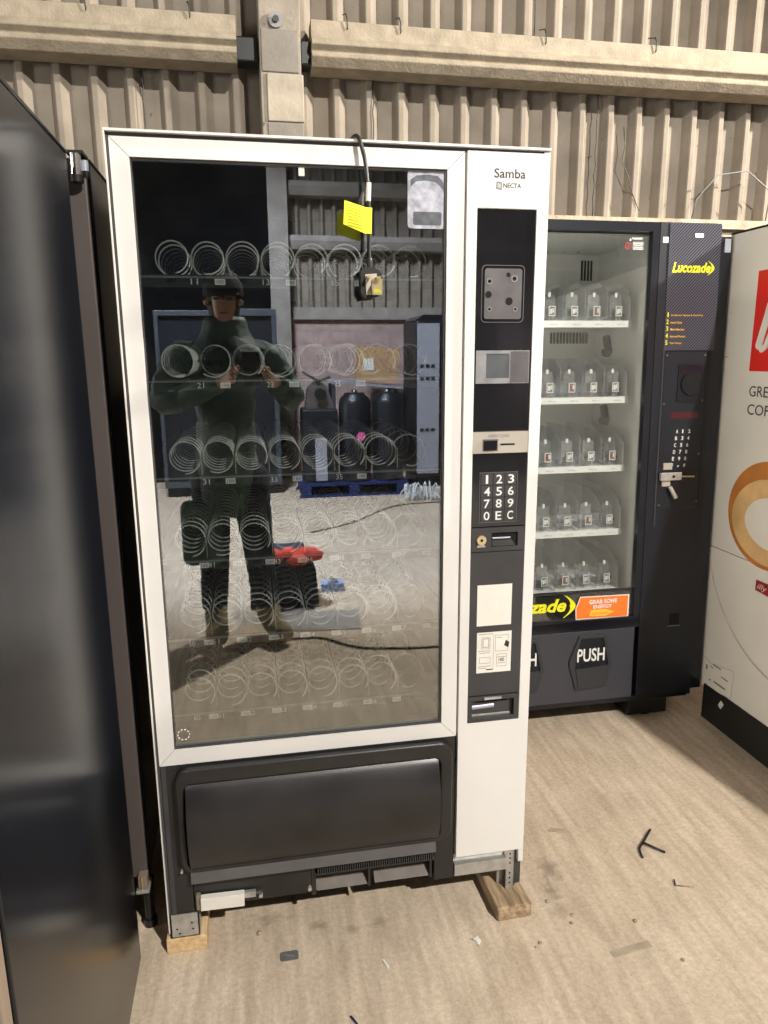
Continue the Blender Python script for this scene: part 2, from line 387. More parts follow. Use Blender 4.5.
def corrugated(name, x0, x1, z0, z1, ycrest, depth, sgn, p=.146, ph=0.0, soft=False):
    prof = [(0, 0), (.12, .0), (.15, .05), (.35, .95), (.38, 1.0), (.82, 1.0), (.85, .95), (.975, .06)]
    pts = []
    k = int((x0-ph)//p)-1
    while k*p+ph < x1:
        for u, d in prof:
            xx = k*p+ph+u*p
            if x0 <= xx <= x1: pts.append((xx, ycrest+sgn*depth*d))
        k += 1
    b = MB(); n = len(pts)
    nz = 2
    vs = [(x, y, z) for z in (z0, z1) for x, y in pts]
    b.faces(vs, [(i, i+1, n+i+1, n+i) for i in range(n-1)], 'cement', False)
    o = b.build(name); 
    so = o.modifiers.new('thick', 'SOLIDIFY'); so.thickness = .006; so.offset = 0
    return tag(o, kind='structure')
corrugated('wall_back', -2.6, 5.0, 2.045, 4.4, 1.775, .052, 1, p=.1401, ph=.105)
b = MB(); b.box(-2.6, 5.0, 1.74, 1.95, 0, 2.02, 'block'); b.box(-2.6, 5.0, 1.715, 1.95, 2.02, 2.06, 'ledge')
tag(b.build('wall_back_base'), kind='structure')
# purlins (folded section) either side of the concrete column
pp = [(1.765, 2.765), (1.672, 2.765), (1.655, 2.757), (1.655, 2.70), (1.628, 2.675), (1.628, 2.662), (1.652, 2.645), (1.652, 2.638), (1.635, 2.634), (1.635, 2.62), (1.668, 2.59), (1.765, 2.585)]
b = MB(); b.prism([(y, z-.006) for y, z in pp], 'x', -2.6, .262, 'purlin'); tag(b.build('trim_1', bevel=.003), kind='structure')
b = MB(); b.prism(pp, 'x', .56, 5.0, 'purlin'); tag(b.build('trim_2', bevel=.003), kind='structure')
b = MB(); b.box(.245, .348, 1.68, 1.765, 2.60, 2.69, 'rubber'); tag(b.build('trim_3', bevel=.006), kind='structure')
b = MB(); b.box(.515, .575, 1.68, 1.765, 2.60, 2.69, 'rubber'); tag(b.build('trim_4', bevel=.006), kind='structure')
# concrete column with patches and a bolt
b = MB()
b.box(.350, .513, 1.62, 1.80, 0, 4.4, 'column')
b.box(.356, .505, 1.614, 1.63, 2.545, 2.70, 'patch_grey')
b.box(.374, .520, 1.612, 1.63, 2.365, 2.540, 'patch_pale')
b.box(.372, .516, 1.616, 1.63, 2.06, 2.360, 'patch_grey')
b.cyl((.417, 1.622, 2.728), (.417, 1.606, 2.728), .028, 'greyink'); b.cyl((.417, 1.61, 2.728), (.417, 1.596, 2.728), .013, 'rubber', n=6, smooth=False)
tag(b.build('column_back', bevel=.004), kind='structure')
# dark sheet joints and the small hooks that hold the purlins
for k, (x, z0, z1) in enumerate(((-.12, 2.06, 2.60), (1.868, 2.06, 2.62), (.83, 2.06, 2.6), (1.55, 2.78, 4.3))):
    b = MB(); b.tube([(x+.004*math.sin(9*t), 1.772 if x > 1 else 1.768, z0+(z1-z0)*t/12) for t in range(13)], .0022, 'rubber', 6)
    tag(b.build('trim_%d' % (5+k)), kind='structure')
for k, x in enumerate((-.30, .083, .70, .92, 1.55, 2.06, -.0)):
    if x == -.0: continue
    b = MB(); b.tube([(x-.005, 1.70, 2.80), (x, 1.65, 2.785), (x+.005, 1.644, 2.765), (x+.007, 1.648, 2.735), (x+.004, 1.65, 2.728)], .0024, 'rubber', 6)
    tag(b.build('trim_%d' % (9+k)), kind='structure')
# twigs of old creeper / cracks
b = MB(); b.tube([(2.0, 1.77, 2.46), (2.01, 1.768, 2.38), (2.0, 1.768, 2.31), (2.04, 1.768, 2.24), (2.065, 1.768, 2.17), (2.1, 1.768, 2.10)], .0018, 'rubber', 5)
tag(b.build('trim_15'), kind='structure')
b = MB(); b.tube([(2.351, 1.725, 2.064), (2.353, 1.70, 2.146), (2.452, 1.70, 2.254), (2.607, 1.70, 2.277), (2.74, 1.70, 2.19), (2.745, 1.725, 2.064)], .003, 'greyink', 8)
o = b.build('bent_wire', loc=(2.55, 1.7, 2.06)); tag(o, 'bent grey wire loop standing on the wall ledge above the coffee machine', 'wire')

# opposite side of the shed, seen mirrored in the display glass
corrugated('wall_front', -6, 7, 1.98, 6.0, -7.27, .055, -1)
b = MB(); b.box(.5, 7, -7.45, -7.24, 0, 1.85, 'pinkblock'); b.box(-6, -1.6, -7.45, -7.24, 0, 1.85, 'pinkblock'); b.box(-6, 7, -7.45, -7.18, 1.85, 1.99, 'greyconc')
tag(b.build('wall_front_base'), kind='structure')
for k, z in enumerate((2.72, 3.3)):
    b = MB(); b.prism([(-7.28, z+.06), (-7.12, z+.06), (-7.10, z), (-7.12, z-.05), (-7.14, z-.09), (-7.28, z-.10)], 'x', -6, 7, 'greyconc')
    tag(b.build('trim_%d' % (16+k)), kind='structure')
b = MB(); b.box(.55, .77, -7.3, -7.02, 0, 6, 'greyconc'); tag(b.build('column_front', bevel=.005), kind='structure')
b = MB()
for i in range(24): b.box(-1.7, .54, -7.10-.012*(i % 2), -7.02, .15*i, .15*i+.147, 'doordark')
tag(b.build('door_1'), kind='structure')

# ================================================================== MAIN SNACK VENDING MACHINE
S = empty('snack_vending_machine', (.45, .4, .04), 'tall white snack vending machine with glass front full of empty wire spirals, on timber blocks', 'vending machine')
b = MB()
b.box(-.0065, .0012, .003, .034, .105, 1.866, 'dark_plastic'); b.box(-.007, .006, .034, .80, .105, 1.866, 'white_side'); b.box(.893, .906, .0, .80, .125, 1.866, 'white_side')
b.box(-.007, .906, -.006, .80, 1.8685, 1.873, 'white_side'); b.box(.0, .904, .004, .04, 1.861, 1.8685, 'dark_plastic'); b.box(.0, .906, .04, .80, 1.861, 1.8685, 'white_side'); b.box(.0, .90, .787, .80, .12, 1.866, 'grey_plastic')
b.box(-.007, -.0045, -.006, .034, .06, 1.869, 'white_side')
b.box(.006, .70, .04, .787, .16, .52, 'liner'); b.box(.70, .715, .032, .787, .16, 1.86, 'liner'); b.box(.006, .70, .04, .787, 1.845, 1.862, 'liner')
b.box(.006, .026, .04, .787, .16, 1.862, 'liner'); b.box(.026, .70, .775, .787, .52, 1.845, 'liner')
b.box(.715, .893, .05, .787, .18, 1.86, 'dark_plastic')
b.build('cabinet', S)
# door frame of four mitred profiles
door = None
b = MB(); fr = dict(x0=0.0015, x1=.716, z0=.5115, z1=1.8605); gx0, gx1, gz0, gz1 = .0375, .678, .5495, 1.8245
O = rect(fr['x0'], fr['x1'], fr['z0'], fr['z1']); I = rect(gx0, gx1, gz0, gz1); e = .0004
for i in range(4):
    j = (i+1) % 4
    q = [O[i], O[j], I[j], I[i]]
    cx = sum(p[0] for p in q)/4; cz = sum(p[1] for p in q)/4
    q = [(p[0]+(cx-p[0])*.0012, p[1]+(cz-p[1])*.0012) for p in q]
    b.prism(q, 'y', 0, .034, 'white')
door = b.build('door', S, bevel=.0016)
b = MB(); b.box(.030, .685, .010, .016, .542, 1.832, 'glass'); gp = b.build('glass_pane', door)
b = MB(); b.ring(rect(gx0-.002, gx1+.002, gz0-.002, gz1+.002), rect(gx0+.003, gx1-.004, gz0+.005, gz1-.004), 'y', .0045, .0095, 'dark_plastic'); b.build('gasket', door)
b = MB()   # torn sticker remains, inside face of the glass seen through it
def rrect(x0, x1, z0, z1, r, n=5):
    out = []
    for cx, cz, a in ((x1-r, z0+r, -PI/2), (x1-r, z1-r, 0), (x0+r, z1-r, PI/2), (x0+r, z0+r, PI)):
        for i in range(n+1): out.append((cx+r*math.cos(a+PI/2*i/n), cz+r*math.sin(a+PI/2*i/n)))
    return out
b.prism(rrect(.594, .6765, 1.707, 1.822, .008), 'y', .0090, .0098, 'residue')
b.prism([(.600, 1.790), (.600, 1.803), (.612, 1.812), (.640, 1.815), (.660, 1.812), (.672, 1.800), (.672, 1.785), (.655, 1.800), (.630, 1.803), (.612, 1.800)], 'y', .0088, .0097, 'residue_dark'); b.prism(rrect(.606, .668, 1.714, 1.741, .004), 'y', .0088, .0097, 'residue_dark')
b.build('sticker_residue', door)['label'] = 'torn pale sticker remains on the glass'
b = MB(); b.box(.366, .378, .0087, .0098, 1.803, 1.820, 'paper'); b.build('paper_dot', door)
b = MB(); 
for i in range(10):
    a = 2*PI*i/10; x, z = .060+.013*math.cos(a), .582+.013*math.sin(a)
    b.box(x-.0022, x+.0022, .0088, .0098, z-.0013, z+.0013, 'whiteink', rot=Ry(-a+PI/2))
b.build('glass_mark', door)
# trays with spirals
cols = [.095+.0757*i for i in range(8)]
rows = [1.652, 1.433, 1.218, 1.022, .832, .640]
R0 = .0355
def spiral_mesh(pitch, length, phase):
    b = MB(); turns = length/pitch; n = int(turns*26); ph = phase
    b.tube([(R0*math.cos(ph+2*PI*turns*i/n), length*i/n, R0*math.sin(ph+2*PI*turns*i/n)) for i in range(n+1)], (.0019), 'chrome_wire', 6)
    return b
spir = {}
def get_spiral(key):
    return spir.get(key)
labels = []
for r, zc in enumerate(rows):
    zt = zc-R0-.0065
    b = MB()
    b.box(.030, .690, .085, .74, zt-.004, zt, 'tray')
    b.box(.030, .690, .078, .086, zt-.022, zt+.004, 'tray')
    b.box(.030, .690, .0745, .078, zt-.003, zt+.001, 'greyink')
    b.box(.030, .034, .085, .74, zt, zt+.05, 'tray'); b.box(.686, .690, .085, .74, zt, zt+.05, 'tray')
    y0 = .0738
    for i, x in enumerate(cols):
        b.box(x-.010, x+.008, .0742, .079, zt-.012, zt-.004, 'hole')
        if r < 3 and (i % 2 == 0 or i > 6): continue
        if i == 7 and r in (0, 5): continue
        num = '%d%d' % (r+1, i)
        if r < 3: xx = x-.036; tx = x+.014
        else: xx = x-.036 if i else x-.016; tx = x+.020
        b.text(num, (xx, y0, zt-.016), X, Z, .015, .012, 'tagwhite')
        b.box(tx, tx+.022, y0, y0+.001, zt-.0165, zt-.004, 'tagwhite')
        b.text('188' if i % 2 else '160', (tx+.004, y0-.0002, zt-.0135), X, Z, .015, .007, 'greyink')
    tray = b.build('tray', S)
    if r >= 2:
        for i in range(7):
            x = (cols[i]+cols[i+1])/2
            d = MB(); d.box(x-.0006, x+.0006, .092, .70, zt, zt+.052, 'tray'); d.box(x-.0009, x+.0009, .0905, .0925, zt, zt+.052, 'silver'); d.build('divider', tray)
    for i, x in enumerate(cols):
        if r == 1: key = (.050, 2) if i == 0 else (.062, 2) if i in (4, 5) else (.17, 2+(i % 2))
        elif r == 0: key = (.062, i % 3)
        elif r == 2: key = (.043, i % 3)
        elif r == 3: key = (.042, i % 3)
        else: key = (.046, i % 3)
        base = Vector(S['_base'])
        if i == 7 and r > 0: key = (.09, 1)
        if key not in spir:
            m = spiral_mesh(key[0], .50, {0: -1.2, 1: -1.9, 2: -.9, 3: -2.2}[key[1]])
            o = m.build('spiral'); spir[key] = o.data; bpy.data.objects.remove(o)
        o = bpy.data.objects.new('spiral', spir[key]); COL.objects.link(o); o.parent = tray
        o.location = Vector((x+random.uniform(-.002, .002), .088+random.uniform(0, .006), zc))-base
        o.rotation_euler = (0, random.uniform(-.4, .4), 0)
# control column
b = MB(); x0, x1, z0, z1 = .7205, .904, .1635, 1.8625
O = rect(x0, x1, z0, z1); I = rect(.744, .8785, .5435, 1.7495)
b.ring(O, I, 'y', -.003, .034, 'white'); b.box(.74, .88, .006, .034, .54, 1.752, 'dark_plastic')
ctl = b.build('control_door', S, bevel=.0016)
b = MB(); yy = -.0005
b.box(.7445, .878, yy, .0065, 1.271, 1.749, 'gloss_black'); b.box(.7445, .878, yy, .0065, 1.046, 1.2205, 'gloss_black')
b.box(.7445, .878, yy, .0065, .615, .984, 'dark_plastic'); b.build('fascia', ctl, bevel=.001)
b = MB(); b.prism(rrect(.764, .850, 1.520, 1.627, .006), 'y', -.003, 0, 'steelplate')
b.ring(rrect(.7575, .8565, 1.5125, 1.6345, .010), rrect(.759, .855, 1.514, 1.633, .009), 'y', -.0010, 0, 'grey_plastic')
for x, z, r in ((.775, 1.600, .004), (.773, 1.572, .0075), (.821, 1.558, .0085), (.818, 1.614, .005), (.832, 1.606, .0045), (.776, 1.541, .003), (.836, 1.541, .003)):
    b.cyl((x, -.0034, z), (x, -.002, z), r, 'hole', n=16)
    if r < .0046: b.ring([(x+1.7*r*math.cos(t*PI/6), z+1.7*r*math.sin(t*PI/6)) for t in range(12)], [(x+1.1*r*math.cos(t*PI/6), z+1.1*r*math.sin(t*PI/6)) for t in range(12)], 'y', -.0038, -.003, 'frame_grey')
b.build('reader_plate', ctl)['label'] = 'scratched grey plate with drilled holes'
b = MB(); b.ring(rect(.748, .874, 1.379, 1.452), rect(.772, .826, 1.391, 1.445), 'y', -.002, 0, 'frame_grey'); b.box(.772, .826, -.001, 0, 1.391, 1.445, 'lcdglass')  # pale reflection in the glossy display is put into these greys
b.box(.829, .872, -.0024, -.001, 1.381, 1.450, 'steelplate'); b.build('display', ctl)
b = MB(); b.box(.7445, .878, -.0025, .006, 1.2205, 1.270, 'silver'); b.box(.771, .801, -.007, -.002, 1.229, 1.250, 'gloss_black')
b.box(.768, .804, -.004, -.002, 1.226, 1.253, 'grey_plastic'); b.box(.8105, .845, -.003, -.002, 1.2385, 1.2425, 'hole'); b.text('INSERT COINS', (.782, -.003, 1.258), X, Z, .05, .006, 'greyink'); b.build('coin_slot', ctl, bevel=.0008)
b = MB(); b.ring(rect(.763, .856, 1.056, 1.176), rect(.7645, .8545, 1.0575, 1.1745), 'y', -.0016, -.0004, 'grey_plastic')
for r_ in range(4):
    for c_ in range(3):
        kx, kz = .767+.029*c_, 1.146-.029*r_
        b.box(kx, kx+.0275, -.002, -.0004, kz, kz+.0275, 'dark_plastic')
        b.text('123456789 0EC'.replace(' ', '')[r_*3+c_], (kx+(.007 if r_*3+c_ else .0105), -.0022, kz+.0035), X, Z, .0145 if r_*3+c_ else .0055, .0205, 'whiteink', bold=.012)
b.build('keypad', ctl)
b = MB(); b.ring(rect(.7445, .876, .986, 1.044), rect(.795, .860, .997, 1.031), 'y', -.004, .004, 'dark_plastic'); b.box(.795, .860, .002, .006, .997, 1.031, 'hole')
b.prism([(.797, .998), (.856, .998), (.845, 1.013), (.797, 1.013)], 'y', -.002, .003, 'dark_plastic'); b.box(.797, .842, -.004, .0, 1.016, 1.020, 'lightgrey')
b.build('coin_return', ctl, bevel=.001)
b = MB(); b.cyl((.7685, -.004, 1.0155), (.7685, -.010, 1.0155), .0115, 'brass'); b.cyl((.7685, -.010, 1.0155), (.7685, -.011, 1.0155), .0035, 'hole', n=10)
b.prism([(.758, .998), (.780, .998), (.776, 1.004), (.761, 1.004)], 'y', -.006, -.003, 'silver'); b.build('lock', ctl)
b = MB(); b.box(.7635, .851, -.0012, .0, .798, .902, 'paper')
for i in range(9): b.box(.768, .768+random.uniform(.05, .077), -.0016, -.001, .808+.0105*i, .8086+.0105*i, 'cream')
b.build('notice', ctl)['label'] = 'blank cream notice sticker'
b = MB(); b.box(.765, .8535, -.0012, .0, .675, .781, 'paper')
def lineR(x0, x1, z0, z1, t=.0006): b.ring(rect(x0, x1, z0, z1), rect(x0+t, x1-t, z0+t, z1-t), 'y', -.0018, -.001, 'greyink')
lineR(.777, .799, .738, .768); lineR(.780, .796, .742, .765, .0012); lineR(.812, .845, .730, .772); lineR(.772, .800, .700, .716); lineR(.816, .842, .690, .722)
for x0_, x1_, z_ in ((.769, .805, .776), (.769, .80, .732), (.772, .798, .727), (.815, .83, .765), (.769, .803, .692), (.770, .79, .687), (.818, .84, .714), (.818, .838, .698)):
    b.box(x0_, x1_, -.0018, -.001, z_, z_+.001, 'greyink')
b.box(.8075, .808, -.0018, -.001, .680, .776, 'greyink'); b.prism([(.835, .744), (.846, .738), (.848, .752), (.839, .758)], 'y', -.0018, -.001, 'ink'); b.text('100', (.822, -.0014, .703), X, Z, .014, .009, 'ink'); b.box(.790, .806, -.0018, -.001, .682, .6845, 'ink')
b.build('instruction_sticker', ctl)['label'] = 'white sticker with small line diagrams'
b = MB(); b.ring(rect(.7445, .877, .545, .613), rect(.755, .864, .556, .602), 'y', -.005, .004, 'dark_plastic')
b.box(.755, .864, .020, .024, .556, .602, 'grey_plastic'); b.box(.857, .864, .004, .02, .556, .602, 'hole'); b.box(.755, .857, .004, .022, .556, .562, 'galv')
b.cyl((.757, .010, .580), (.815, .010, .582), .007, 'lightgrey'); b.box(.785, .830, -.009, -.003, .605, .611, 'galv'); b.box(.765, .85, .006, .012, .592, .598, 'greyink')
b.build('coin_cup', ctl, bevel=.0008)
b = MB(); b.text('Samba', (.780, -.0032, 1.7945+.0165), X, Z, .070, .0185, 'ink', bold=.010)
b.text('NECTA', (.8005, -.0032, 1.7915), X, Z, .040, .0095, 'ink', bold=.01)
b.ring([(.784, 1.790), (.797, 1.787), (.798, 1.802), (.786, 1.804)], [(.7865, 1.7925), (.7945, 1.7905), (.7955, 1.7995), (.788, 1.801)], 'y', -.0038, -.0032, 'greyink')
b.box(.7875, .794, -.0036, -.0032, 1.793, 1.799, 'lightgrey'); b.build('maker_lettering', ctl)
# lower black panel with curved delivery flap
b = MB()
b.box(.004, .716, .004, .06, .196, .5085, 'black_plastic'); b.box(.004, .056, .004, .06, .105, .2, 'black_plastic'); b.box(.664, .716, .004, .06, .100, .2, 'black_plastic')
b.box(.056, .345, .010, .06, .110, .2, 'black_plastic'); b.box(.345, .664, .085, .10, .100, .2, 'hole')
b.box(.345, .357, .010, .09, .100, .2, 'black_plastic')
b.box(.002, .014, .002, .03, .105, .5085, 'dark_plastic')
low = b.build('lower_panel', S, bevel=.002)
b = MB()   # raised arch that frames the flap
arch = rrect(.034, .704, .232, .506, .035, 6); inn = [(min(max(x, .0525), .672), min(max(z, .243), .467)) for x, z in rrect(.0525, .672, .243, .467, .02, 6)]
b.ring(arch, inn, 'y', -.020, .006, 'black_plastic'); b.build('flap_surround', low, bevel=.007, seg=3)
b = MB(); n = 18; prof = []
for i in range(n+1):
    t = i/n; z = .2445+.2205*t; prof.append((-.009-.038*math.sin(PI*(.02+.90*(1-t)))**.75, z))
prof = prof+[(.004, .465), (.004, .2445)]
b.prism(prof, 'x', .0575, .667, 'black_plastic', smooth=True); b.build('delivery_flap', low, bevel=.0015)
b = MB(); b.box(.272, .453, -.0165, -.010, .466, .489, 'hole'); b.box(.313, .411, -.019, -.0155, .474, .484, 'grey_plastic'); b.build('flap_handle', low, bevel=.001)
b = MB(); b.prism([(.004, .199), (-.014, .200), (-.022, .204), (-.014, .240), (.006, .240)], 'x', .056, .662, 'grey_plastic'); b.build('sill', low)
b = MB()
for i in range(52):
    x = .361+.0058*i; b.box(x, x+.0024, -.006, .012, .168, .198, 'dark_plastic')
b.box(.356, .664, .0115, .02, .168, .198, 'hole'); b.box(.356, .664, -.001, .012, .166, .170, 'dark_plastic'); b.build('vent_grille', low)
b = MB()
for xa, xb in ((.358, .497), (.509, .660)):
    b.prism([(.016, .107), (.060, .107), (.080, .162), (.070, .162)], 'x', xa, xb-.006, 'louvre_grey'); b.box(xb-.006, xb, .012, .09, .103, .166, 'black_plastic')
b.build('louvre', low)
b = MB(); b.box(.073, .178, -.012, .006, .116, .150, 'paper', rot=Ry(.02)); b.box(.176, .206, -.006, .006, .132, .147, 'galv'); b.box(.204, .222, -.003, .006, .137, .140, 'grey_plastic')
b.box(.062, .073, -.004, .01, .115, .155, 'warm_edge'); b.build('latch_bracket', low, bevel=.0015)['label'] = 'white painted latch bracket'
for x, z in ((.218, .126), (.340, .126), (.664, .243), (.035, .235)):
    b = MB(); r_ = .005 if z < .2 else .003; b.cyl((x, .012, z), (x, .001 if z < .2 else -.016, z), r_, 'silver', n=12); b.build('screw', low)
# feet
b = MB(); b.box(-.003, .066, .000, .003, .0415, .106, 'galv'); b.box(.063, .066, .0, .08, .0415, .106, 'galv'); b.box(-.003, .0, .0, .08, .0415, .106, 'galv'); b.box(-.003, .066, .0, .08, .0415, .044, 'galv')
for x, z in ((.012, .066), (.048, .080), (.05, .062), (.018, .053)): b.cyl((x, .001, z), (x, -.0006, z), .0025, 'hole', n=10)
b.build('foot', S)
b = MB(); b.box(.719, .893, .014, .05, .149, .163, 'galv'); b.box(.719, .862, .002, .02, .104, .138, 'galv'); b.box(.719, .862, .02, .05, .134, .150, 'galv')
b.box(.862, .882, .004, .007, .0415, .163, 'galv'); b.box(.880, .883, .004, .05, .0415, .163, 'galv'); b.box(.846, .862, .03, .033, .0415, .110, 'galv'); b.box(.885, .905, .012, .06, .05, .163, 'dark_plastic')
for z in (.06, .075, .09, .12, .135, .148): b.cyl((.872, .0045, z), (.872, .0032, z), .0025, 'hole', n=8)
b.cyl((.882, .02, .0415), (.882, .02, .058), .010, 'rubber', n=10); b.build('foot', S, bevel=.0006)
b = MB(); b.box(.02, .06, .70, .75, .0415, .13, 'galv'); b.build('foot', S)
b = MB(); b.box(.84, .88, .70, .75, .0415, .13, 'galv'); b.build('foot', S)

# timber blocks
b = MB(); b.box(-.016, .082, -.002, .80, 0, .0405, 'wood'); o = b.build('timber_block', loc=(.033, .4, 0), bevel=.003)
tag(o, 'pale clean timber block under the left foot of the white machine', 'wood block')
b = MB(); b.box(.817, .912, -.058, .80, 0, .0405, 'wood_dark', rot=Rz(.035), c=(.86, .0, 0)); o = b.build('timber_block', loc=(.86, .4, 0), bevel=.005)
tag(o, 'dark weathered timber plank under the right foot of the white machine', 'wood block')

# power cable hung over the top
C_ = empty('power_cable', (.50, -.03, 1.59), 'black power lead with yellow tag hanging over the top of the white machine', 'cable')
b = MB()
path = [(.46, .5, 1.8775), (.465, .2, 1.8775), (.474, .06, 1.8775), (.481, .0, 1.8795), (.488, -.014, 1.872), (.494, -.020, 1.850), (.499, -.028, 1.82), (.502, -.034, 1.77), (.504, -.033, 1.70), (.503, -.033, 1.655), (.504, -.033, 1.632)]
def smoothpath(p, k=6):
    P = [Vector(q) for q in p]; out = []
    for i in range(len(P)-1):
        a, b_, c, d = P[max(i-1, 0)], P[i], P[i+1], P[min(i+2, len(P)-1)]
        for t in range(k):
            t = t/k; out.append(.5*((2*b_)+(-a+c)*t+(2*a-5*b_+4*c-d)*t*t+(-a+3*b_-3*c+d)*t**3))
    return out+[P[-1]]
b.tube(smoothpath(path), .0042, 'rubber', 10)
b.build('cord', C_)
b = MB(); b.cyl((.502, -.034, 1.750), (.5035, -.034, 1.785), .0053, 'paper', n=12); b.build('cable_label', C_)
b = MB(); v = [(.452, -.047, 1.748), (.497, -.040, 1.737), (.5095, -.039, 1.737), (.5075, -.039, 1.687), (.494, -.040, 1.687), (.449, -.046, 1.703)]
b.faces(v+[(x, y+.0012, z) for x, y, z in v], [(0, 1, 4, 5), (1, 2, 3, 4), (6, 7, 10, 11), (7, 8, 9, 10), (0, 6, 7, 1), (1, 7, 8, 2), (2, 8, 9, 3), (3, 9, 10, 4), (4, 10, 11, 5), (5, 11, 6, 0)], 'yellowtag')
for i in range(7):
    z = 1.737-.0055*i; b.faces([(.4585, -.0476+.0003, z), (.490, -.0426, z-.0075), (.490, -.0426, z-.0095), (.4583, -.0473, z-.002)], [(0, 1, 2, 3)], 'tagink')
b.build('tag', C_)
b = MB()
b.tube([(.504, -.033, 1.640), (.504, -.034, 1.618)], .0065, 'clearcable', 10)
b.prism([(.484, 1.612), (.490, 1.620), (.512, 1.622), (.527, 1.612), (.529, 1.575), (.520, 1.563), (.492, 1.560), (.484, 1.572)], 'y', -.040, -.012, 'rubber')
b.prism([(.493, 1.607), (.517, 1.609), (.520, 1.568), (.495, 1.566)], 'y', -.0425, -.040, 'silver')
plug = b.build('plug', C_, bevel=.003)
for x0_, x1_, z0_, z1_ in ((.494, .502, 1.598, 1.602), (.514, .5225, 1.597, 1.6015), (.5045, .5085, 1.572, 1.586)):
    d = MB(); d.box(x0_, x1_, -.060, -.042, z0_, z1_, 'brass'); d.build('pin', plug)
b = MB(); b.box(.507, .528, -.047, -.042, 1.566, 1.598, 'brass'); b.box(.511, .524, -.0475, -.046, 1.570, 1.577, 'tagink'); b.build('fuse_cover', plug)

# ================================================================== DRINKS MACHINE (navy, behind right) - leans back slightly
Lr = .033
D = empty('drinks_vending_machine', (0, .83, .1), 'navy black drinks vending machine with yellow lettering, clear shelf dividers and PUSH flaps', 'vending machine', local=True, rot=(-Lr, 0, 0))
W0, W1, H = .90, 1.945, 1.797
b = MB()
b.box(W0, W0+.03, .05, .80, 0, H, 'navy'); b.box(1.90, 1.944, .012, .80, .0, H-.004, 'navy'); b.box(W0, 1.932, .012, .80, H-.03, H, 'navy'); b.box(W0, 1.932, .78, .80, 0, H, 'navy')
b.box(W0, 1.932, .03, .80, 0, .33, 'navy'); b.box(1.715, 1.90, .06, .78, .33, H-.03, 'navy_matte')
b.box(W0, 1.926, .0, .06, -.006, .012, 'navy'); b.box(1.942, 1.988, .006, .80, .02, H-.045, 'navy'); b.box(1.960, 1.985, .003, .006, H-.10, H-.052, 'lightgrey')
b.build('cabinet', D, bevel=.002)
b = MB()
b.box(W0+.03, W0+.036, .06, .75, .33, H-.03, 'coolgrey'); b.box(1.706, 1.712, .06, .75, .33, H-.03, 'coolgrey'); b.box(W0+.03, 1.712, .47, .48, .33, H-.03, 'coolgrey')
b.box(W0+.03, 1.712, .06, .75, H-.04, H-.034, 'coolgrey'); b.box(W0+.03, 1.712, .06, .75, .33, .336, 'coolgrey')
b.box(1.690, 1.704, .06, .10, .34, H-.04, 'coolgrey')
for k in range(4): b.box(1.628+.014*k, 1.635+.014*k, .466, .471, 1.655, 1.735, 'hole')
for k in range(12): b.box(1.50+.0145*k, 1.508+.0145*k, .466, .471, 1.40, 1.445, 'hole')
b.box(1.55, 1.67, .466, .471, .33, .41, 'dark_plastic')
for z in (1.40, 1.12): b.cyl((1.700, .36, z+.02), (1.692, .33, z-.03), .016, 'hole', n=14); b.cyl((1.694, .34, z-.035), (1.690, .33, z-.045), .022, 'dark_plastic', n=14)
for x in (1.20, 1.26, 1.32, 1.38, 1.45, 1.52, 1.58): b.cyl((x, .4, H-.041), (x, .4, H-.045), .006, 'silver', n=10)
b.build('liner', D)
b = MB(); b.ring(rect(W0+.002, 1.700, .452, H-.006), rect(W0+.045, 1.674, .4525+.0, H-.034), 'y', .0, .026, 'navy')
b.box(W0+.002, 1.700, .0, .03, .302, .338, 'navy'); b.box(W0+.002, 1.700, .0, .026, .31, .345, 'navy')
b.box(W0+.002, W0+.045, 0, .045, .35, .46, 'navy'); b.box(1.674, 1.700, 0, .026, .34, .46, 'navy')
dd = b.build('door', D, bevel=.003)
b = MB(); b.box(W0+.04, 1.680, .012, .017, .34, H-.030, 'glass2'); b.build('glass_pane', dd)
b = MB(); b.box(W0+.045, 1.676, .0172, .022, .342, .458, 'gloss_black'); 
def swoosh(b, x, z, s, m, y, ink):
    # crescent with a pointed tip and a slim tail
    n = 16; A = []; Bp = []
    for i in range(n+1):
        t = -1+2*i/n; ox = .16*s-.70*s*abs(t)**1.7; wd = .30*s*(1-abs(t)**.8)
        A.append((x+ox, z+s*t*.62)); Bp.append((x+ox-wd-.001*s, z+s*t*.60))
    poly = A+Bp[1:-1][::-1]
    vs = [(px, y, pz) for px, pz in poly]; k = len(A)
    fs = []
    inner = [k+i for i in range(len(Bp)-2)][::-1]
    inner = [0]+inner+[k-1]
    for i in range(k-1): fs.append((i, i+1, inner[i+1], inner[i]))
    b.faces(vs, fs, m)
b.text('Lucozade', (1.098, .0109, .381), X, Z, .302, .052, 'yellow', shear=.28, bold=.035)
swoosh(b, 1.425, .402, .085, 'yellow', .0112, None)
b.prism([(1.4395, .345), (1.658, .343), (1.659, .433), (1.455, .436), (1.437, .388)], 'y', .0095, .0108, 'paper')
b.prism([(1.443, .349), (1.652, .347), (1.653, .429), (1.4565, .432), (1.441, .388)], 'y', .0088, .0098, 'orange')
b.text('GRAB SOME', (1.492, .0084, .404), X, Z, .115, .017, 'whiteink', bold=.03); b.text('ENERGY', (1.509, .0084, .385), X, Z, .078, .015, 'whiteink', bold=.03)
b.prism([(1.495, .357), (1.56, .353), (1.597, .368), (1.56, .381), (1.50, .380)], 'y', .0080, .0088, 'amber'); b.text('Lucozade', (1.505, .0076, .362), X, Z, .066, .010, 'orange', shear=.28)
b.build('lower_banner', dd)['label'] = 'black banner with yellow lettering and orange sticker'
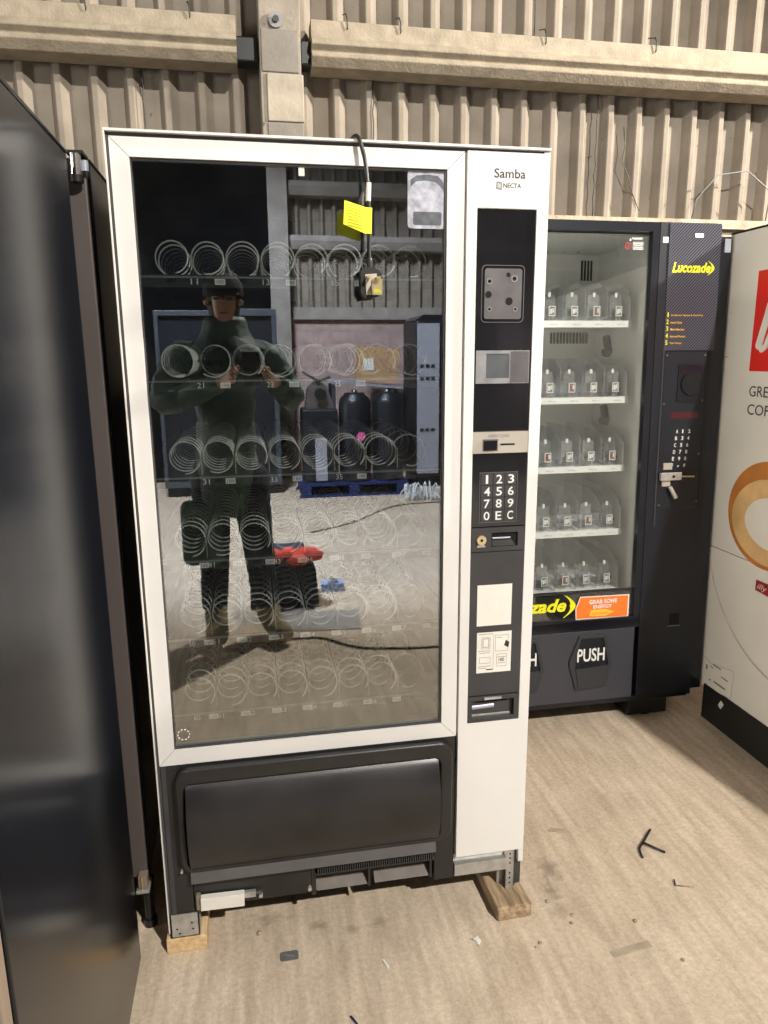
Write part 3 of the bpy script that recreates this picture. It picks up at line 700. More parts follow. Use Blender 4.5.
b = MB(); b.ring([(1.585+.012*math.cos(t*PI/8), 1.715+.012*math.sin(t*PI/8)) for t in range(16)], [(1.585+.009*math.cos(t*PI/8), 1.715+.009*math.sin(t*PI/8)) for t in range(16)], 'y', .0105, .0118, 'darkred')
b.text('A', (1.580, .0108, 1.709), X, Z, .010, .012, 'darkred', bold=.03)
b.box(1.603, 1.645, .0108, .0118, 1.716, 1.729, 'greyink'); b.box(1.603, 1.645, .0108, .0118, 1.701, 1.713, 'greyink'); b.text('WARNING', (1.600, .0108, 1.735), X, Z, .040, .008, 'whiteink', bold=.02)
b.prism([(1.590, 1.732), (1.598, 1.732), (1.594, 1.741)], 'y', .0108, .0115, 'whiteink')
for k in range(4): b.box(1.605, 1.640, .0104, .0108, 1.703+.0065*k, 1.7045+.0065*k, 'whiteink')
b.build('warning_sticker', dd)
# shelves with dividers and pushers
for s_, zf in enumerate((1.462, 1.182, .920, .668, .428)):
    b = MB(); b.box(W0+.05, 1.668, .115, .46, zf-.006, zf, 'shelfwhite'); b.box(W0+.05, 1.668, .110, .118, zf-.020, zf+.004, 'shelfwhite')
    for k in range(9):
        x = .991+.0885*k-.02; b.text('60 p', (x+.02, .1096, zf-.013), X, Z, .03, .006, 'greyink')
    b.prism([(.12, zf), (.46, zf), (.46, zf+.13), (.20, zf+.125), (.125, zf+.09)], 'x', 1.664, 1.668, 'coolgrey')
    b.cyl((1.668, .17, zf+.03), (1.6635, .17, zf+.03), .005, 'hole', n=8)
    sh = b.build('shelf', D)
    for k in range(2, 8):
        x = 1.004+.0885*k
        if x < 1.10: continue
        d = MB(); d.prism([(.125, zf+.001), (.45, zf+.001), (.45, zf+.155), (.20, zf+.150), (.125, zf+.112)], 'x', x+.0405, x+.0425, 'clear')
        d.box(x+.0400, x+.0430, .124, .127, zf+.001, zf+.113, 'clear'); d.build('divider', sh)
        d = MB(); d.ring(rect(x-.012, x+.014, zf+.022, zf+.058), rect(x-.009, x+.011, zf+.025, zf+.055), 'y', .128, .130, 'whiteink'); d.box(x-.009, x+.011, .129, .130, zf+.025, zf+.055, 'debris')
        d.box(x-.007, x+.002, .1285, .129, zf+.030, zf+.048, 'darkred' if (k+s_) % 3 == 0 else 'whiteink'); d.box(x+.003, x+.009, .1285, .129, zf+.034, zf+.050, 'paper')
        d.box(x-.012, x-.004, .1285, .130, zf+.006, zf+.016, 'greyink'); d.build('price_card', sh)
        d = MB(); d.box(x-.026, x+.020, .150, .153, zf+.004, zf+.10, 'clear'); d.box(x-.020, x+.016, .153, .22, zf+.004, zf+.02, 'clear'); d.box(x-.008, x+.002, .147, .151, zf+.092, zf+.108, 'whiteink')
        d.cyl((x, .17, zf+.07), (x, .21, zf+.07), .012, 'clear', n=12); d.build('pusher', sh)
# push panel
b = MB(); b.box(W0+.006, 1.683, .0, .03, .012, .300, 'carbon_fine'); pp_ = b.build('push_panel', D, bevel=.002)
for cx in (.942, 1.222, 1.502):
    outer = [(cx-.060, .062), (cx+.062, .070), (cx+.088, .150), (cx+.088, .168), (cx+.058, .284), (cx-.052, .284), (cx-.090, .185), (cx-.090, .165)]
    inner = [(cx-.050, .075), (cx+.052, .082), (cx+.070, .150), (cx+.072, .168), (cx+.048, .270), (cx-.045, .270), (cx-.064, .185), (cx-.064, .150)]
    if cx < 1: outer = [(max(x, W0+.01), z) for x, z in outer]; inner = [(max(x, W0+.02), z) for x, z in inner]
    b = MB(); b.ring(outer, inner, 'y', -.008, .002, 'push_grey'); b.prism(inner, 'y', -.001, .0, 'navy_matte')
    b.prism([(x, z) for x, z in ((cx-.064, .150), (cx+.070, .158), (cx+.052, .078), (cx-.050, .072))], 'y', -.0105, -.002, 'push_grey')
    b.prism([(cx-.040, .151), (cx+.040, .156), (cx+.026, .176), (cx+.0, .170), (cx-.026, .172)], 'y', -.0035, 0, 'hole')
    if cx > 1: b.text('PUSH', (cx-.056, -.0022, .176), X, Z, .114, .054, 'whiteink', bold=.02)
    b.build('push_flap', pp_, bevel=.002)
# coin column
b = MB(); b.box(1.702, 1.940, .0, .05, .0, H-.002, 'navy_matte'); b.box(1.736, 1.940, -.003, .0, 1.352, H-.004, 'carbon'); b.box(1.736, 1.742, -.003, .0, .70, 1.352, 'carbon')
b.box(1.712, 1.734, -.0012, .0, 1.725, 1.745, 'paper'); b.box(1.835, 1.868, -.0042, -.003, 1.745, 1.759, 'paper')

cc = b.build('coin_door', D, bevel=.0015)
b = MB(); yt = -.0036
b.text('Lucozade', (1.752, yt, 1.624), X, Z, .152, .036, 'yellow', shear=.28, bold=.035); b.build('brand_lettering', cc)['label'] = 'yellow brand lettering'
b = MB(); swoosh(b, 1.912, 1.641, .046, 'yellow', yt-.0004, None); b.build('arrow_mark', cc)
b = MB()
for k, (t, w) in enumerate((('See Selection Options & Check Price', .128), ('Insert Coins', .045), ('Make Selection', .056), ('Remove Product', .062), ('Take Change', .048))):
    z = 1.470-.0245*k
    b.text(str(k+1), (1.741+(.003 if k == 0 else 0), yt, z), X, Z, .009 if k else .005, .0165, 'yellow', bold=.02); b.text(t, (1.758, yt, z+.002), X, Z, w, .0075, 'amber', bold=.01)
b.build('instructions', cc)['label'] = 'five numbered yellow steps'
b = MB(); b.ring(rect(1.742, 1.918, .762, 1.350), rect(1.7445, 1.9155, .7645, 1.3475), 'y', -.0045, .0, 'navy'); b.box(1.7445, 1.9155, -.003, 0, .7645, 1.3475, 'navy_matte')
b.box(1.800, 1.895, -.006, -.003, 1.165, 1.300, 'navy'); b.cyl((1.852, -.006, 1.230), (1.852, -.012, 1.230), .040, 'hole', n=24)
b.box(1.779, 1.892, -.0045, -.003, 1.104, 1.128, 'redlens')
for x, z in ((1.752, 1.335), (1.905, 1.335), (1.752, .78), (1.908, .79), (1.905, 1.17), (1.75, 1.16), (1.905, .97)): b.cyl((x, -.003, z), (x, -.006, z), .004, 'grey_plastic', n=10)
chars = ['A12', 'B34', 'C56', 'D78', 'E90', 'F*#']
for r_, row in enumerate(chars):
    for c_, ch in enumerate(row):
        b.text(ch, (1.806+.025*c_-.0025*r_, -.0036, 1.050-.0255*r_), X, Z, .009 if ch != '1' else .005, .014 if ch != '*' else .008, 'whiteink', bold=.02)
b.build('coin_mechanism_panel', cc)
b = MB(); b.box(1.760, 1.796, -.010, -.003, .915, .940, 'silver'); b.box(1.744, 1.830, -.022, -.010, .876, .905, 'galv'); b.box(1.758, 1.792, -.010, -.003, .852, .876, 'silver'); b.cyl((1.795, -.022, .890), (1.795, -.025, .890), .009, 'chrome')
b.cyl((1.795, -.025, .890), (1.795, -.0255, .890), .005, 'hole'); b.cyl((1.830, -.016, .889), (1.885, -.016, .887), .003, 'brass'); b.cyl((1.788, -.014, .850), (1.812, -.02, .808), .008, 'silver')
b.build('hasp_lock', cc, bevel=.001)
b = MB(); b.box(1.829, 1.870, -.001, .0, .300, .345, 'hole'); b.box(1.823, 1.876, -.0012, .0, .292, .2945, 'greyink'); b.build('coin_cup', cc)
for x in (1.78, 1.05):
    b = MB(); b.box(x-.08, x+.09, .05, .16, -.092, -.006, 'rubber'); b.cyl((x, .08, -.0965), (x, .08, -.02), .03, 'rubber'); b.build('foot', D)
for x in (1.84, 1.0):
    b = MB(); b.box(x-.04, x+.04, .66, .74, -.0765, -.002, 'rubber'); b.build('foot', D)

# ================================================================== COFFEE MACHINE (right, facing left)
E_ = empty('coffee_vending_machine', (2.4, 0, 0), 'pale coffee machine at the right edge with red square and coffee cup picture', 'vending machine')
b = MB(); b.box(2.004, 2.80, -.90, .915, .15, 1.862, 'navy_matte'); b.box(2.0, 2.80, -.905, .921, 1.8605, 1.868, 'rubber'); b.build('cabinet', E_, bevel=.004)
b = MB(); b.box(2.0, 2.006, -.90, .915, .705, 1.8595, 'cream'); b.box(2.0, 2.006, -.90, .915, .145, .7025, 'cream'); pf = b.build('front_panel', E_, bevel=.0015)
b = MB(); b.box(1.995, 2.78, -.88, .825, .0, .143, 'rubber'); b.box(1.993, 1.996, .70, .72, .09, .12, 'paper', rot=Rx(.5)); b.build('plinth', E_, bevel=.004)
U, V = (0, -1, 0), (0, 0, 1)
def disc(b, cy, cz, ry, rz, x, m, n=48, rot=0):
    b.prism([(cy+ry*math.cos(2*PI*i/n), cz+rz*math.sin(2*PI*i/n)) for i in range(n)], 'x', x, 2.0, m)
b = MB(); disc(b, .573, .885, .212, .19, 1.9985, 'crema_dark'); disc(b, .560, .862, .200, .152, 1.9978, 'crema'); disc(b, .545, .86, .142, .092, 1.9972, 'milk')
b.build('cup_picture', pf)['label'] = 'printed picture of a coffee cup from above'
b = MB(); b.box(1.9985, 2.0, .41, .745, 1.378, 1.718, 'red')
def stroke(b, pts, r, x, m):
    out = []
    P = [Vector(p) for p in pts]
    for i in range(len(P)-1):
        a, c = P[i], P[i+1]; d = (c-a).normalized(); nrm = Vector((-d.y, d.x))
        q = [a+nrm*r, c+nrm*r, c-nrm*r, a-nrm*r]; b.prism([tuple(v) for v in q], 'x', x-.0001*i, 1.9990, m)
    for k, p in enumerate(P): b.prism([(p.x+r*math.cos(t*PI/8), p.y+r*math.sin(t*PI/8)) for t in range(16)], 'x', x-.0005-.0001*k, 1.9990, m)
stroke(b, [(.707, 1.468), (.668, 1.60)], .016, 1.9970, 'cream'); stroke(b, [(.707, 1.468), (.690, 1.452), (.672, 1.462), (.630, 1.56)], .010, 1.9955, 'cream')
stroke(b, [(.625, 1.66), (.640, 1.50), (.62, 1.455), (.59, 1.47)], .014, 1.9979, 'cream'); stroke(b, [(.56, 1.66), (.575, 1.50), (.555, 1.455), (.53, 1.47)], .014, 1.9977, 'cream'); stroke(b, [(.52, 1.58), (.51, 1.47), (.47, 1.47), (.45, 1.60), (.47, 1.42), (.52, 1.40)], .013, 1.9976, 'cream')
b.build('red_square', pf)['label'] = 'red square with white script'
b = MB(); b.text('GREAT', (1.9992, .733, 1.290), U, V, .165, .037, 'ink'); b.text('COFFEE', (1.9992, .734, 1.226), U, V, .195, .037, 'ink'); b.build('slogan', pf)
b = MB(); b.prism([(.594, .612), (.594, .650), (.43, .650), (.43, .602)], 'x', 1.9968, 2.0, 'darkred'); b.text('illy', (1.9965, .585, .615), U, V, .05, .026, 'cream', shear=.3); b.build('badge', pf)
b = MB(); b.tube([(1.9995, .40+.50*math.cos(a), .86+.55*math.sin(a)) for a in [PI*(-.08)-PI*.42*i/24 for i in range(25)]], .004, 'vinyl_line', 6)
b.build('printed_arc', pf)
b = MB(); b.tube([(1.9995, y, 1.427) for y in (.87, .91)], .0012, 'greyink', 5); b.build('printed_line', pf)
b = MB(); b.prism([(.842, .128), (.842, .245), (.835, .250), (.800, .238), (.675, .262), (.663, .255), (.665, .153)], 'x', 1.9985, 2.0, 'paper'); b.prism([(.8435, .1265), (.8435, .247), (.835, .252), (.800, .240), (.675, .264), (.6615, .256), (.6635, .151)], 'x', 1.9990, 2.0, 'vinyl_line')
for y0_, y1_, z_, h_ in ((.815, .825, .205, .02), (.735, .785, .238, .006), (.78, .80, .225, .004), (.79, .80, .168, .006), (.70, .77, .170, .008), (.69, .73, .21, .005)): b.box(1.998, 1.9987, y0_, y1_, z_, z_+h_, 'greyink')
b.build('rating_sticker', pf)['label'] = 'creased white data sticker'

# ================================================================== BLACK CABINETS AT LEFT
A = empty('black_cabinet', (-.45, -.39, 0), 'large satin black cabinet filling the left edge of the picture', 'cabinet')
b = MB(); b.box(-.80, -.075, -.766, -.012, .012, 1.822, 'satin_black'); b.box(-.80, -.073, -.768, -.010, 1.822, 1.829, 'satin_black'); b.build('body', A, bevel=.006, seg=3)
b = MB(); b.box(-.80, -.0775, -.795, -.770, .02, 1.822, 'warm_edge'); b.build('door', A, bevel=.003)  # dark glossy front; the lamp's warm light is put into its brown
b = MB(); b.box(-.78, -.09, -.74, -.03, .0, .012, 'rubber'); b.build('base', A)
B = empty('black_cabinet', (-.4, .5, 0), 'narrow glimpse of dark cabinet with chrome hinge between black cabinet and white machine', 'cabinet')
b = MB(); b.box(-.75, -.0555, .105, .85, .165, 1.836, 'satin_black'); b.box(-.75, -.053, .10, .85, 1.836, 1.842, 'rubber'); b.build('body', B, bevel=.003)
b = MB(); b.box(-.75, -.060, .080, .104, .165, 1.833, 'warm_reflection_edge'); dB = b.build('door', B, bevel=.003)
for zz in (1.822,):
    d = MB(); d.cyl((-.074, .062, zz-.022), (-.074, .062, zz+.018), .011, 'chrome'); d.cyl((-.074, .062, zz-.035), (-.074, .062, zz-.022), .013, 'rubber', r1=.014); d.box(-.090, -.058, .055, .11, zz+.018, zz+.024, 'rubber')
    d.cyl((-.0585, .070, zz-.012), (-.0585, .070, zz+.008), .007, 'lightgrey'); d.build('hinge', dB)
d = MB(); d.box(-.080, -.058, .055, .082, .150, .182, 'warm_edge'); d.box(-.0735, -.069, .052, .056, .145, .185, 'brass'); d.box(-.086, -.054, .05, .10, .138, .147, 'galv'); d.build('hinge', dB, bevel=.002)
for x in (-.068, -.70):
    for y in (.11, .78):
        b = MB(); b.cyl((x, y, 0), (x, y, .02), .017, 'rubber'); b.cyl((x, y, .02), (x, y, .165), .012, 'rubber'); b.cyl((x, y, .10), (x, y, .138), .016, 'rubber'); b.build('foot', B)

# ================================================================== LITTER ON THE FLOOR
b = MB(); b.prism(rrect(.258, .303, -.078, -.050, .006), 'z', 0, .0016, 'debris'); b.box(.270, .292, -.066, -.062, .0016, .002, 'greyink', rot=Rz(-.3)); tag(b.build('card_scrap', loc=(.28, -.064, 0)), 'small dark grey rounded card lying in front of the white machine', 'scrap')
b = MB(); b.prism([(.738, -.105), (.752, -.096), (.757, -.112), (.748, -.128), (.744, -.114)], 'z', .003, .005, 'paper'); b.prism([(.736, -.104), (.750, -.112), (.745, -.122)], 'z', 0, .010, 'paper'); tag(b.build('paper_scrap', loc=(.744, -.11, 0)), 'tiny torn white paper scrap near the weathered plank', 'scrap')
b = MB(); b.box(.506, .512, -.146, -.120, 0, .003, 'paper', rot=Rz(.3)); tag(b.build('plastic_sliver', loc=(.509, -.133, 0)), 'thin white plastic sliver on the floor before the vent grille', 'scrap')
b = MB(); b.tube(smoothpath([(.405, -.258, .002), (.411, -.270, .004), (.418, -.283, .002)]), .0022, 'bluepaint', 6); tag(b.build('pen_fragment', loc=(.412, -.27, 0)), 'short blue fragment at the bottom of the photo', 'scrap')
b = MB(); b.tube(smoothpath([(1.315, .090, .004), (1.325, .125, .005), (1.352, .150, .008), (1.405, .202, .004)]), .0035, 'rubber', 6); b.tube([(1.345, .145, .010), (1.392, .098, .004)], .0035, 'rubber', 6); tag(b.build('cable_tie', loc=(1.35, .14, 0)), 'black cut cable tie lying in a cross shape', 'cable tie')
b = MB(); b.tube([(1.345, -.03, .002), (1.352, -.012, .006)], .0022, 'rubber', 5); b.tube([(1.345, -.03, .003), (1.392, -.045, .003)], .0018, 'wood_dark', 5); tag(b.build('twig', loc=(1.365, -.03, 0)), 'small dark twig near the right side of the floor', 'twig')
b = MB(); b.prism([(1.095, .260), (1.108, .272), (1.155, .250), (1.158, .235), (1.12, .248)], 'z', 0, .003, 'ledge'); tag(b.build('wood_chip', loc=(1.12, .255, 0)), 'pale splinter on the floor beside the dark oil stain', 'scrap')
b = MB(); b.box(1.06, 1.17, -.215, -.195, 0, .0015, 'ledge', rot=Rz(.12)); tag(b.build('masking_tape_strip', loc=(1.115, -.205, 0)), 'faint cream strip of tape stuck to the floor at the bottom right', 'tape')
for i, (x, y, s) in enumerate(((1.02, -.075, .006), (1.005, -.10, .005), (.975, -.018, .007), (.90, -.145, .005), (.885, -.155, .004), (1.17, -.125, .006), (.21, .02, .008), (1.22, -.26, .005))):
    b = MB(); b.lathe([(s*.5, 0), (s, s*.3), (s*.8, s*.7), (s*.3, s*.9)], (x, y, 0), 'wood_dark' if i % 2 else 'ledge', 7)
    tag(b.build('pebble', loc=(x, y, 0)), 'small bit of grit scattered on the concrete floor', 'grit', 'grit on the concrete floor')

# ================================================================== THINGS BEHIND THE CAMERA (mirrored in the glass)
Tm = empty('tall_vending_machine', (2.45, -6.3, 0), 'tall dark vending machine with silver front stripe, mirrored at right in the glass', 'vending machine')
b = MB(); b.box(2.02, 2.9, -6.7, -6.04, .12, 1.79, 'navy_matte'); b.box(2.04, 2.88, -6.68, -6.1, 0, .12, 'rubber'); b.prism([(2.02, 1.79), (2.9, 1.79), (2.85, 1.85), (2.1, 1.85)], 'y', -6.68, -6.06, 'navy'); b.build('body', Tm, bevel=.02)
b = MB(); b.box(2.03, 2.27, -6.04, -6.015, .16, 1.76, 'lightgrey'); 
for z in (.62, 1.17, 1.30): 
    for k in range(3): b.box(2.06+.06*k, 2.10+.06*k, -6.013, -6.01, z, z+.035, 'hole')
b.build('front_stripe', Tm)
b = MB(); b.box(2.28, 2.9, -6.04, -6.02, .16, 1.78, 'gloss_black'); b.build('front_glass', Tm)
for i, x in enumerate((1.33, 1.68)):
    r_ = empty('keg', (x, -5.9, .14), 'black round canister standing on the blue pallet, %s' % ('with a pink sticker' if i == 0 else 'nearest the tall dark machine'), 'canister')
    b = MB(); b.lathe([(.155, 0), (.165, .02), (.165, .80), (.15, .86), (.11, .89), (.105, .91), (.0, .915)], (x, -5.9, .145), 'navy_matte', 32); b.build('body', r_)
    b = MB(); b.lathe([(.03, .91), (.03, .94), (.0, .945)], (x, -5.9, .145), 'chrome', 16); b.build('valve', r_)
    if i == 0:
        b = MB(); b.cyl((x+.04, -5.74, .62), (x+.04, -5.728, .62), .045, 'pink', n=16); b.build('sticker', r_)['label'] = 'pink sticker'
tb = empty('work_unit', (.98, -6.0, .14), 'black and silver unit with open top mirrored behind the canisters', 'machine')
b = MB(); b.box(.78, 1.14, -6.2, -5.8, .145, .90, 'navy_matte'); b.build('body', tb, bevel=.02)
b = MB(); b.box(.90, 1.02, -5.80, -5.785, .16, .60, 'lightgrey'); b.build('front_plate', tb)
b = MB(); b.prism([(.82, .90), (1.12, .90), (1.05, 1.12), (.95, 1.20), (.85, 1.10)], 'y', -6.1, -5.9, 'steelplate'); b.cyl((.97, -5.88, 1.05), (.97, -5.84, 1.05), .06, 'hole'); b.tube([(.8, -5.9, 1.28), (.95, -5.88, 1.18), (1.08, -5.88, 1.22)], .015, 'rubber'); b.build('mechanism', tb, bevel=.01)
b = MB(); b.box(1.10, 1.95, -6.85, -6.40, 1.09, 1.115, 'lightgrey', rot=Ry(.10), c=(1.675, -6.6, 1.10)); 
for x in (1.18, 1.88):
    for y in (-6.8, -6.46): b.box(x-.02, x+.02, y-.02, y+.02, .0, 1.06 if x > 1.5 else 1.12, 'bluegrey')
tag(b.build('tilted_bench', loc=(1.5, -6.6, 0)), 'pale grey topped bench standing behind the two canisters', 'bench')
b = MB(); b.box(1.45, 1.90, -6.80, -6.5, 1.14, 1.52, 'card', rot=Ry(.10), c=(1.675, -6.65, 1.14)); b.box(1.53, 1.64, -6.499, -6.495, 1.27, 1.40, 'paper')
tag(b.build('cardboard_box', loc=(1.65, -6.6, 1.12)), 'brown cardboard box with white label on the pale bench', 'box')
P_ = empty('pallet', (1.25, -6.0, 0), 'blue painted wooden pallet beneath the black canisters', 'pallet')
b = MB()
for k in range(6): b.box(.72, 1.86, -6.28+.10*k, -6.20+.10*k, .118, .14, 'bluepaint')
b.build('deck', P_)
for x in (.74, 1.24, 1.74):
    b = MB(); b.box(x, x+.10, -6.28, -5.70, .02, .118, 'bluepaint'); b.build('bearer', P_)
b = MB(); b.box(.72, 1.86, -5.76, -5.70, .0, .02, 'bluepaint'); b.box(.72, 1.86, -6.28, -6.2, .0, .02, 'bluepaint'); b.build('base_board', P_)
b = MB()
for k in range(26):
    a = random.uniform(0, PI); h = random.uniform(.04, .2); cx, cy = 1.93+random.uniform(-.1, .1), -5.4+random.uniform(-.1, .1)
    b.tube(smoothpath([(cx, cy, .01), (cx+.10*math.cos(a), cy+.05, h), (cx+.22*math.cos(a)*random.uniform(.3, 1), cy+.1*math.sin(a), .01)], 4), .007, 'wrap', 5)
tag(b.build('stretch_wrap', loc=(1.93, -5.4, 0)), 'crumpled pale blue plastic wrap on the floor beside the pallet', 'plastic wrap')
# cabinet with blue-grey frame behind the person
F = empty('display_fridge', (-.1, -6.2, 0), 'blue grey framed display cabinet mirrored behind the person', 'cabinet')
b = MB(); b.box(-.62, .52, -6.6, -6.05, .0, 1.86, 'navy_matte'); b.build('body', F, bevel=.01)
b = MB(); b.ring(rect(-.64, .02, .1, 1.88), rect(-.60, -.02, .16, 1.83), 'y', -6.05, -6.01, 'bluegrey'); b.build('door', F, bevel=.004)
b = MB(); b.ring(rect(.03, .56, .1, 1.90), rect(.08, .51, .16, 1.83), 'y', -6.05, -6.01, 'bluegrey'); b.build('door', F, bevel=.004)
# tool bag, small items, mat, floor cable
G = empty('tool_bag', (.42, -2.55, 0), 'black bag with red orange cloth on top beside the person', 'bag')
b = MB(); b.prism([(.20, 0), (.60, 0), (.585, .22), (.53, .31), (.28, .31), (.215, .2)], 'y', -2.74, -2.42, 'jeans'); o = b.build('body', G, bevel=.03, seg=3)
b = MB(); 
for k in range(7): b.lathe([(.0, 0), (.06, .0), (.07, .03), (.03, .06), (.0, .065)], (.30+.045*k, -2.47+.03*math.sin(k*2), .24+.05*abs(math.sin(k*1.7))), 'redcloth', 9)
b.build('cloth', G)['label'] = 'red orange cloth'
b = MB(); b.prism(rrect(.64, .78, -2.75, -2.66, .02), 'z', 0, .05, 'bluewhite'); b.cyl((.70, -2.70, .05), (.72, -2.70, .09), .03, 'paper'); tag(b.build('small_packet', loc=(.71, -2.7, 0)), 'small pale blue packet on the floor behind the bag', 'packet')
b = MB(); b.box(.34, .80, -2.33, -2.03, 0, .006, 'greyconc', rot=Rz(.1)); tag(b.build('floor_mat', loc=(.56, -2.2, 0)), 'pale grey sheet lying flat on the floor in front of the bag', 'mat')
b = MB(); b.tube(smoothpath([(.35, -1.93, .006), (.55, -1.92, .006), (.70, -1.78, .006), (.85, -1.72, .006), (1.2, -1.70, .006), (1.7, -1.9, .006), (2.4, -1.8, .006)]), .006, 'rubber', 8); tag(b.build('floor_cable', loc=(1.3, -1.8, 0)), 'black cable running across the floor by the boots, mirrored in the glass', 'cable')
b = MB(); b.tube(smoothpath([(.7, -4.2, .006), (1.1, -4.5, .006), (1.6, -5.1, .006), (2.2, -5.2, .006), (3.0, -5.2, .006)]), .005, 'rubber', 8); tag(b.build('floor_cable', loc=(1.6, -4.4, 0)), 'thin black cable on the far bright floor before the pallet', 'cable')

# ------------------------------------------------------------------ person taking the photograph
from mathutils import noise
def skin_obj(name, verts, edges, radii, m, parent, sub=2, root=0, folds=0):
    me = bpy.data.meshes.new(name); me.from_pydata([Vector(v)-Vector(parent['_base']) for v in verts], edges, [])
    o = bpy.data.objects.new(name, me); COL.objects.link(o); o.parent = parent
    s = o.modifiers.new('skin', 'SKIN'); s.use_smooth_shade = True; s.branch_smoothing = .5
    for i, sv in enumerate(me.skin_vertices[0].data):
        r = radii[i]; sv.radius = r if isinstance(r, tuple) else (r, r); sv.use_root = (i == root)
    u = o.modifiers.new('sub', 'SUBSURF'); u.levels = sub; u.render_levels = sub
    me.materials.append(M[m])
    bpy.context.view_layer.update()
    dg = bpy.context.evaluated_depsgraph_get()
    nm = bpy.data.meshes.new_from_object(o.evaluated_get(dg))
    o.modifiers.clear(); o.data = nm; nm.name = name
    if folds:
        for v in nm.vertices:
            q = v.co; f = noise.noise(Vector((q.x*16, q.y*16, q.z*30)))*.7+noise.noise(Vector((q.x*28+5, q.y*28, q.z*40)))*.3
            v.co = q+v.normal*folds*f
    for p in nm.polygons: p.use_smooth = True
    if not nm.materials: nm.materials.append(M[m])
    return o
PX, PY = .13, -2.06
Pn = empty('person', (PX, PY, 0), 'person in dark green jacket, black cap and tan boots holding up a phone', 'person')
V_, E2, Rr = [], [], []
def av(p, r, frm=None):
    V_.append(p); Rr.append(r)
    if frm is not None: E2.append((frm, len(V_)-1))
    return len(V_)-1
pel = av((PX, PY, .95), (.15, .10)); ch = av((PX, PY, 1.20), (.14, .10), pel); up = av((PX, PY+.0, 1.40), (.16, .10), ch); nk = av((PX+.005, PY+.03, 1.53), .046, up)
jaw = av((PX+.02, PY+.090, 1.605), (.043, .056), nk); hd = av((PX+.02, PY+.085, 1.69), (.072, .09), jaw); tp = av((PX+.02, PY+.07, 1.765), (.055, .07), hd)
elbow = {-1: (-.17, PY+.10, 1.21), 1: (.46, PY+.10, 1.23)}
wrist = {-1: (.155, -1.74, 1.335), 1: (.355, -1.74, 1.335)}
for s in (-1, 1):
    sh = av((PX+s*.185, PY+.0, 1.455), .062, up); el = av(elbow[s], .047, sh); wr = av(wrist[s], .028, el)
    w = Vector(wrist[s]); palm = av(tuple(w+Vector((-s*.018, .062, .018))), (.036, .017), wr)
    pk = Vector(V_[palm])
    for f in range(4):
        zz = .028-.019*f
        b0 = av(tuple(pk+Vector((-s*.002, .028, zz*.8+.006))), .0100, palm)
        b1 = av(tuple(pk+Vector((-s*.002, .052+.003*(1-abs(f-1.3)), zz+.008))), .0090, b0)
        b2 = av(tuple(pk+Vector((-s*(.018+.003*(f < 3)), .063, zz+.009))), .0080, b1)
    t0 = av(tuple(pk+Vector((-s*.026, .0, .024))), .0115, palm); t1 = av(tuple(pk+Vector((-s*.034, .022, .048))), .0095, t0)
    hp = av((PX+s*.09, PY, .90), .085, pel); kn = av((PX+s*.11+.02, PY+.03, .50), .058, hp); an = av((PX+s*.105+(.0 if s < 0 else .05), PY+.02, .10), .040, kn); to = av((PX+s*.13+(.0 if s < 0 else .07), PY+.16, .055), .035, an)
skin_obj('body', V_, E2, Rr, 'skin', Pn)
# facial features
b = MB(); cx, cy, cz = PX+.02, PY+.085, 1.69
b.prism([(cy+.082, cz-.005), (cy+.090, cz+.02), (cy+.108, cz-.022), (cy+.084, cz-.030)], 'x', cx-.010, cx+.010, 'skin')
for s in (-1, 1):
    b.lathe([(0, -.016), (.014, -.008), (.016, .008), (0, .018)], (cx+s*.076, cy, cz-.005), 'skin', 10)
b.build('face', Pn, smooth=True)
b = MB()
for s in (-1, 1): b.box(cx+s*.030-.012, cx+s*.030+.012, cy+.075, cy+.086, cz+.004, cz+.013, 'hair')
b.box(cx-.020, cx+.020, cy+.074, cy+.083, cz-.058, cz-.052, 'darkred'); b.build('eyes_and_mouth', Pn)
b = MB(); b.lathe([(.088, .0), (.094, .02), (.090, .06), (.066, .092), (.03, .105), (0, .108)], (cx, cy-.008, cz+.022), 'cap', 24)
b.prism([(cx-.075, cy+.06), (cx+.075, cy+.06), (cx+.06, cy+.125), (cx, cy+.145), (cx-.06, cy+.125)], 'z', cz+.026, cz+.034, 'cap'); b.build('cap', Pn, smooth=True)
b = MB(); b.lathe([(.070, -.06), (.079, -.01), (.078, .03)], (cx, cy-.030, cz), 'hair', 20); b.build('hair', Pn)
# jacket: torso, sleeves and hood
V_, E2, Rr = [], [], []
h00 = av((PX-.02, PY-.01, .62), (.20, .14)); h0 = av((PX-.01, PY-.01, .84), (.235, .16), h00); h1 = av((PX, PY, 1.02), (.235, .16), h0); h2 = av((PX, PY, 1.22), (.225, .16), h1); h3 = av((PX, PY, 1.41), (.21, .14), h2); h4 = av((PX+.005, PY-.005, 1.50), (.12, .11), h3)
for s in (-1, 1):
    sh = av((PX+s*.21, PY, 1.45), .102, h3); m1 = av(tuple((Vector((PX+s*.20, PY, 1.44))+Vector(elbow[s]))/2), .086, sh); el = av(elbow[s], .074, m1)
    w = Vector(wrist[s]); e_ = Vector(elbow[s]); m2 = av(tuple(e_.lerp(w, .5)), .058, el); wr = av(tuple(e_.lerp(w, .93)), .044, m2)
skin_obj('jacket', V_, E2, Rr, 'jacket', Pn, sub=3, folds=.018)
b = MB(); b.lathe([(.20, 1.425), (.175, 1.475), (.135, 1.520), (.112, 1.560), (.104, 1.600), (.094, 1.622), (.080, 1.615), (.075, 1.58)], (cx, cy-.055, 0), 'jacket', 28); b.build('hood', Pn)
b = MB(); b.box(PX-.006, PX+.006, PY+.135, PY+.165, .90, 1.50, 'rubber'); b.build('zip', Pn)
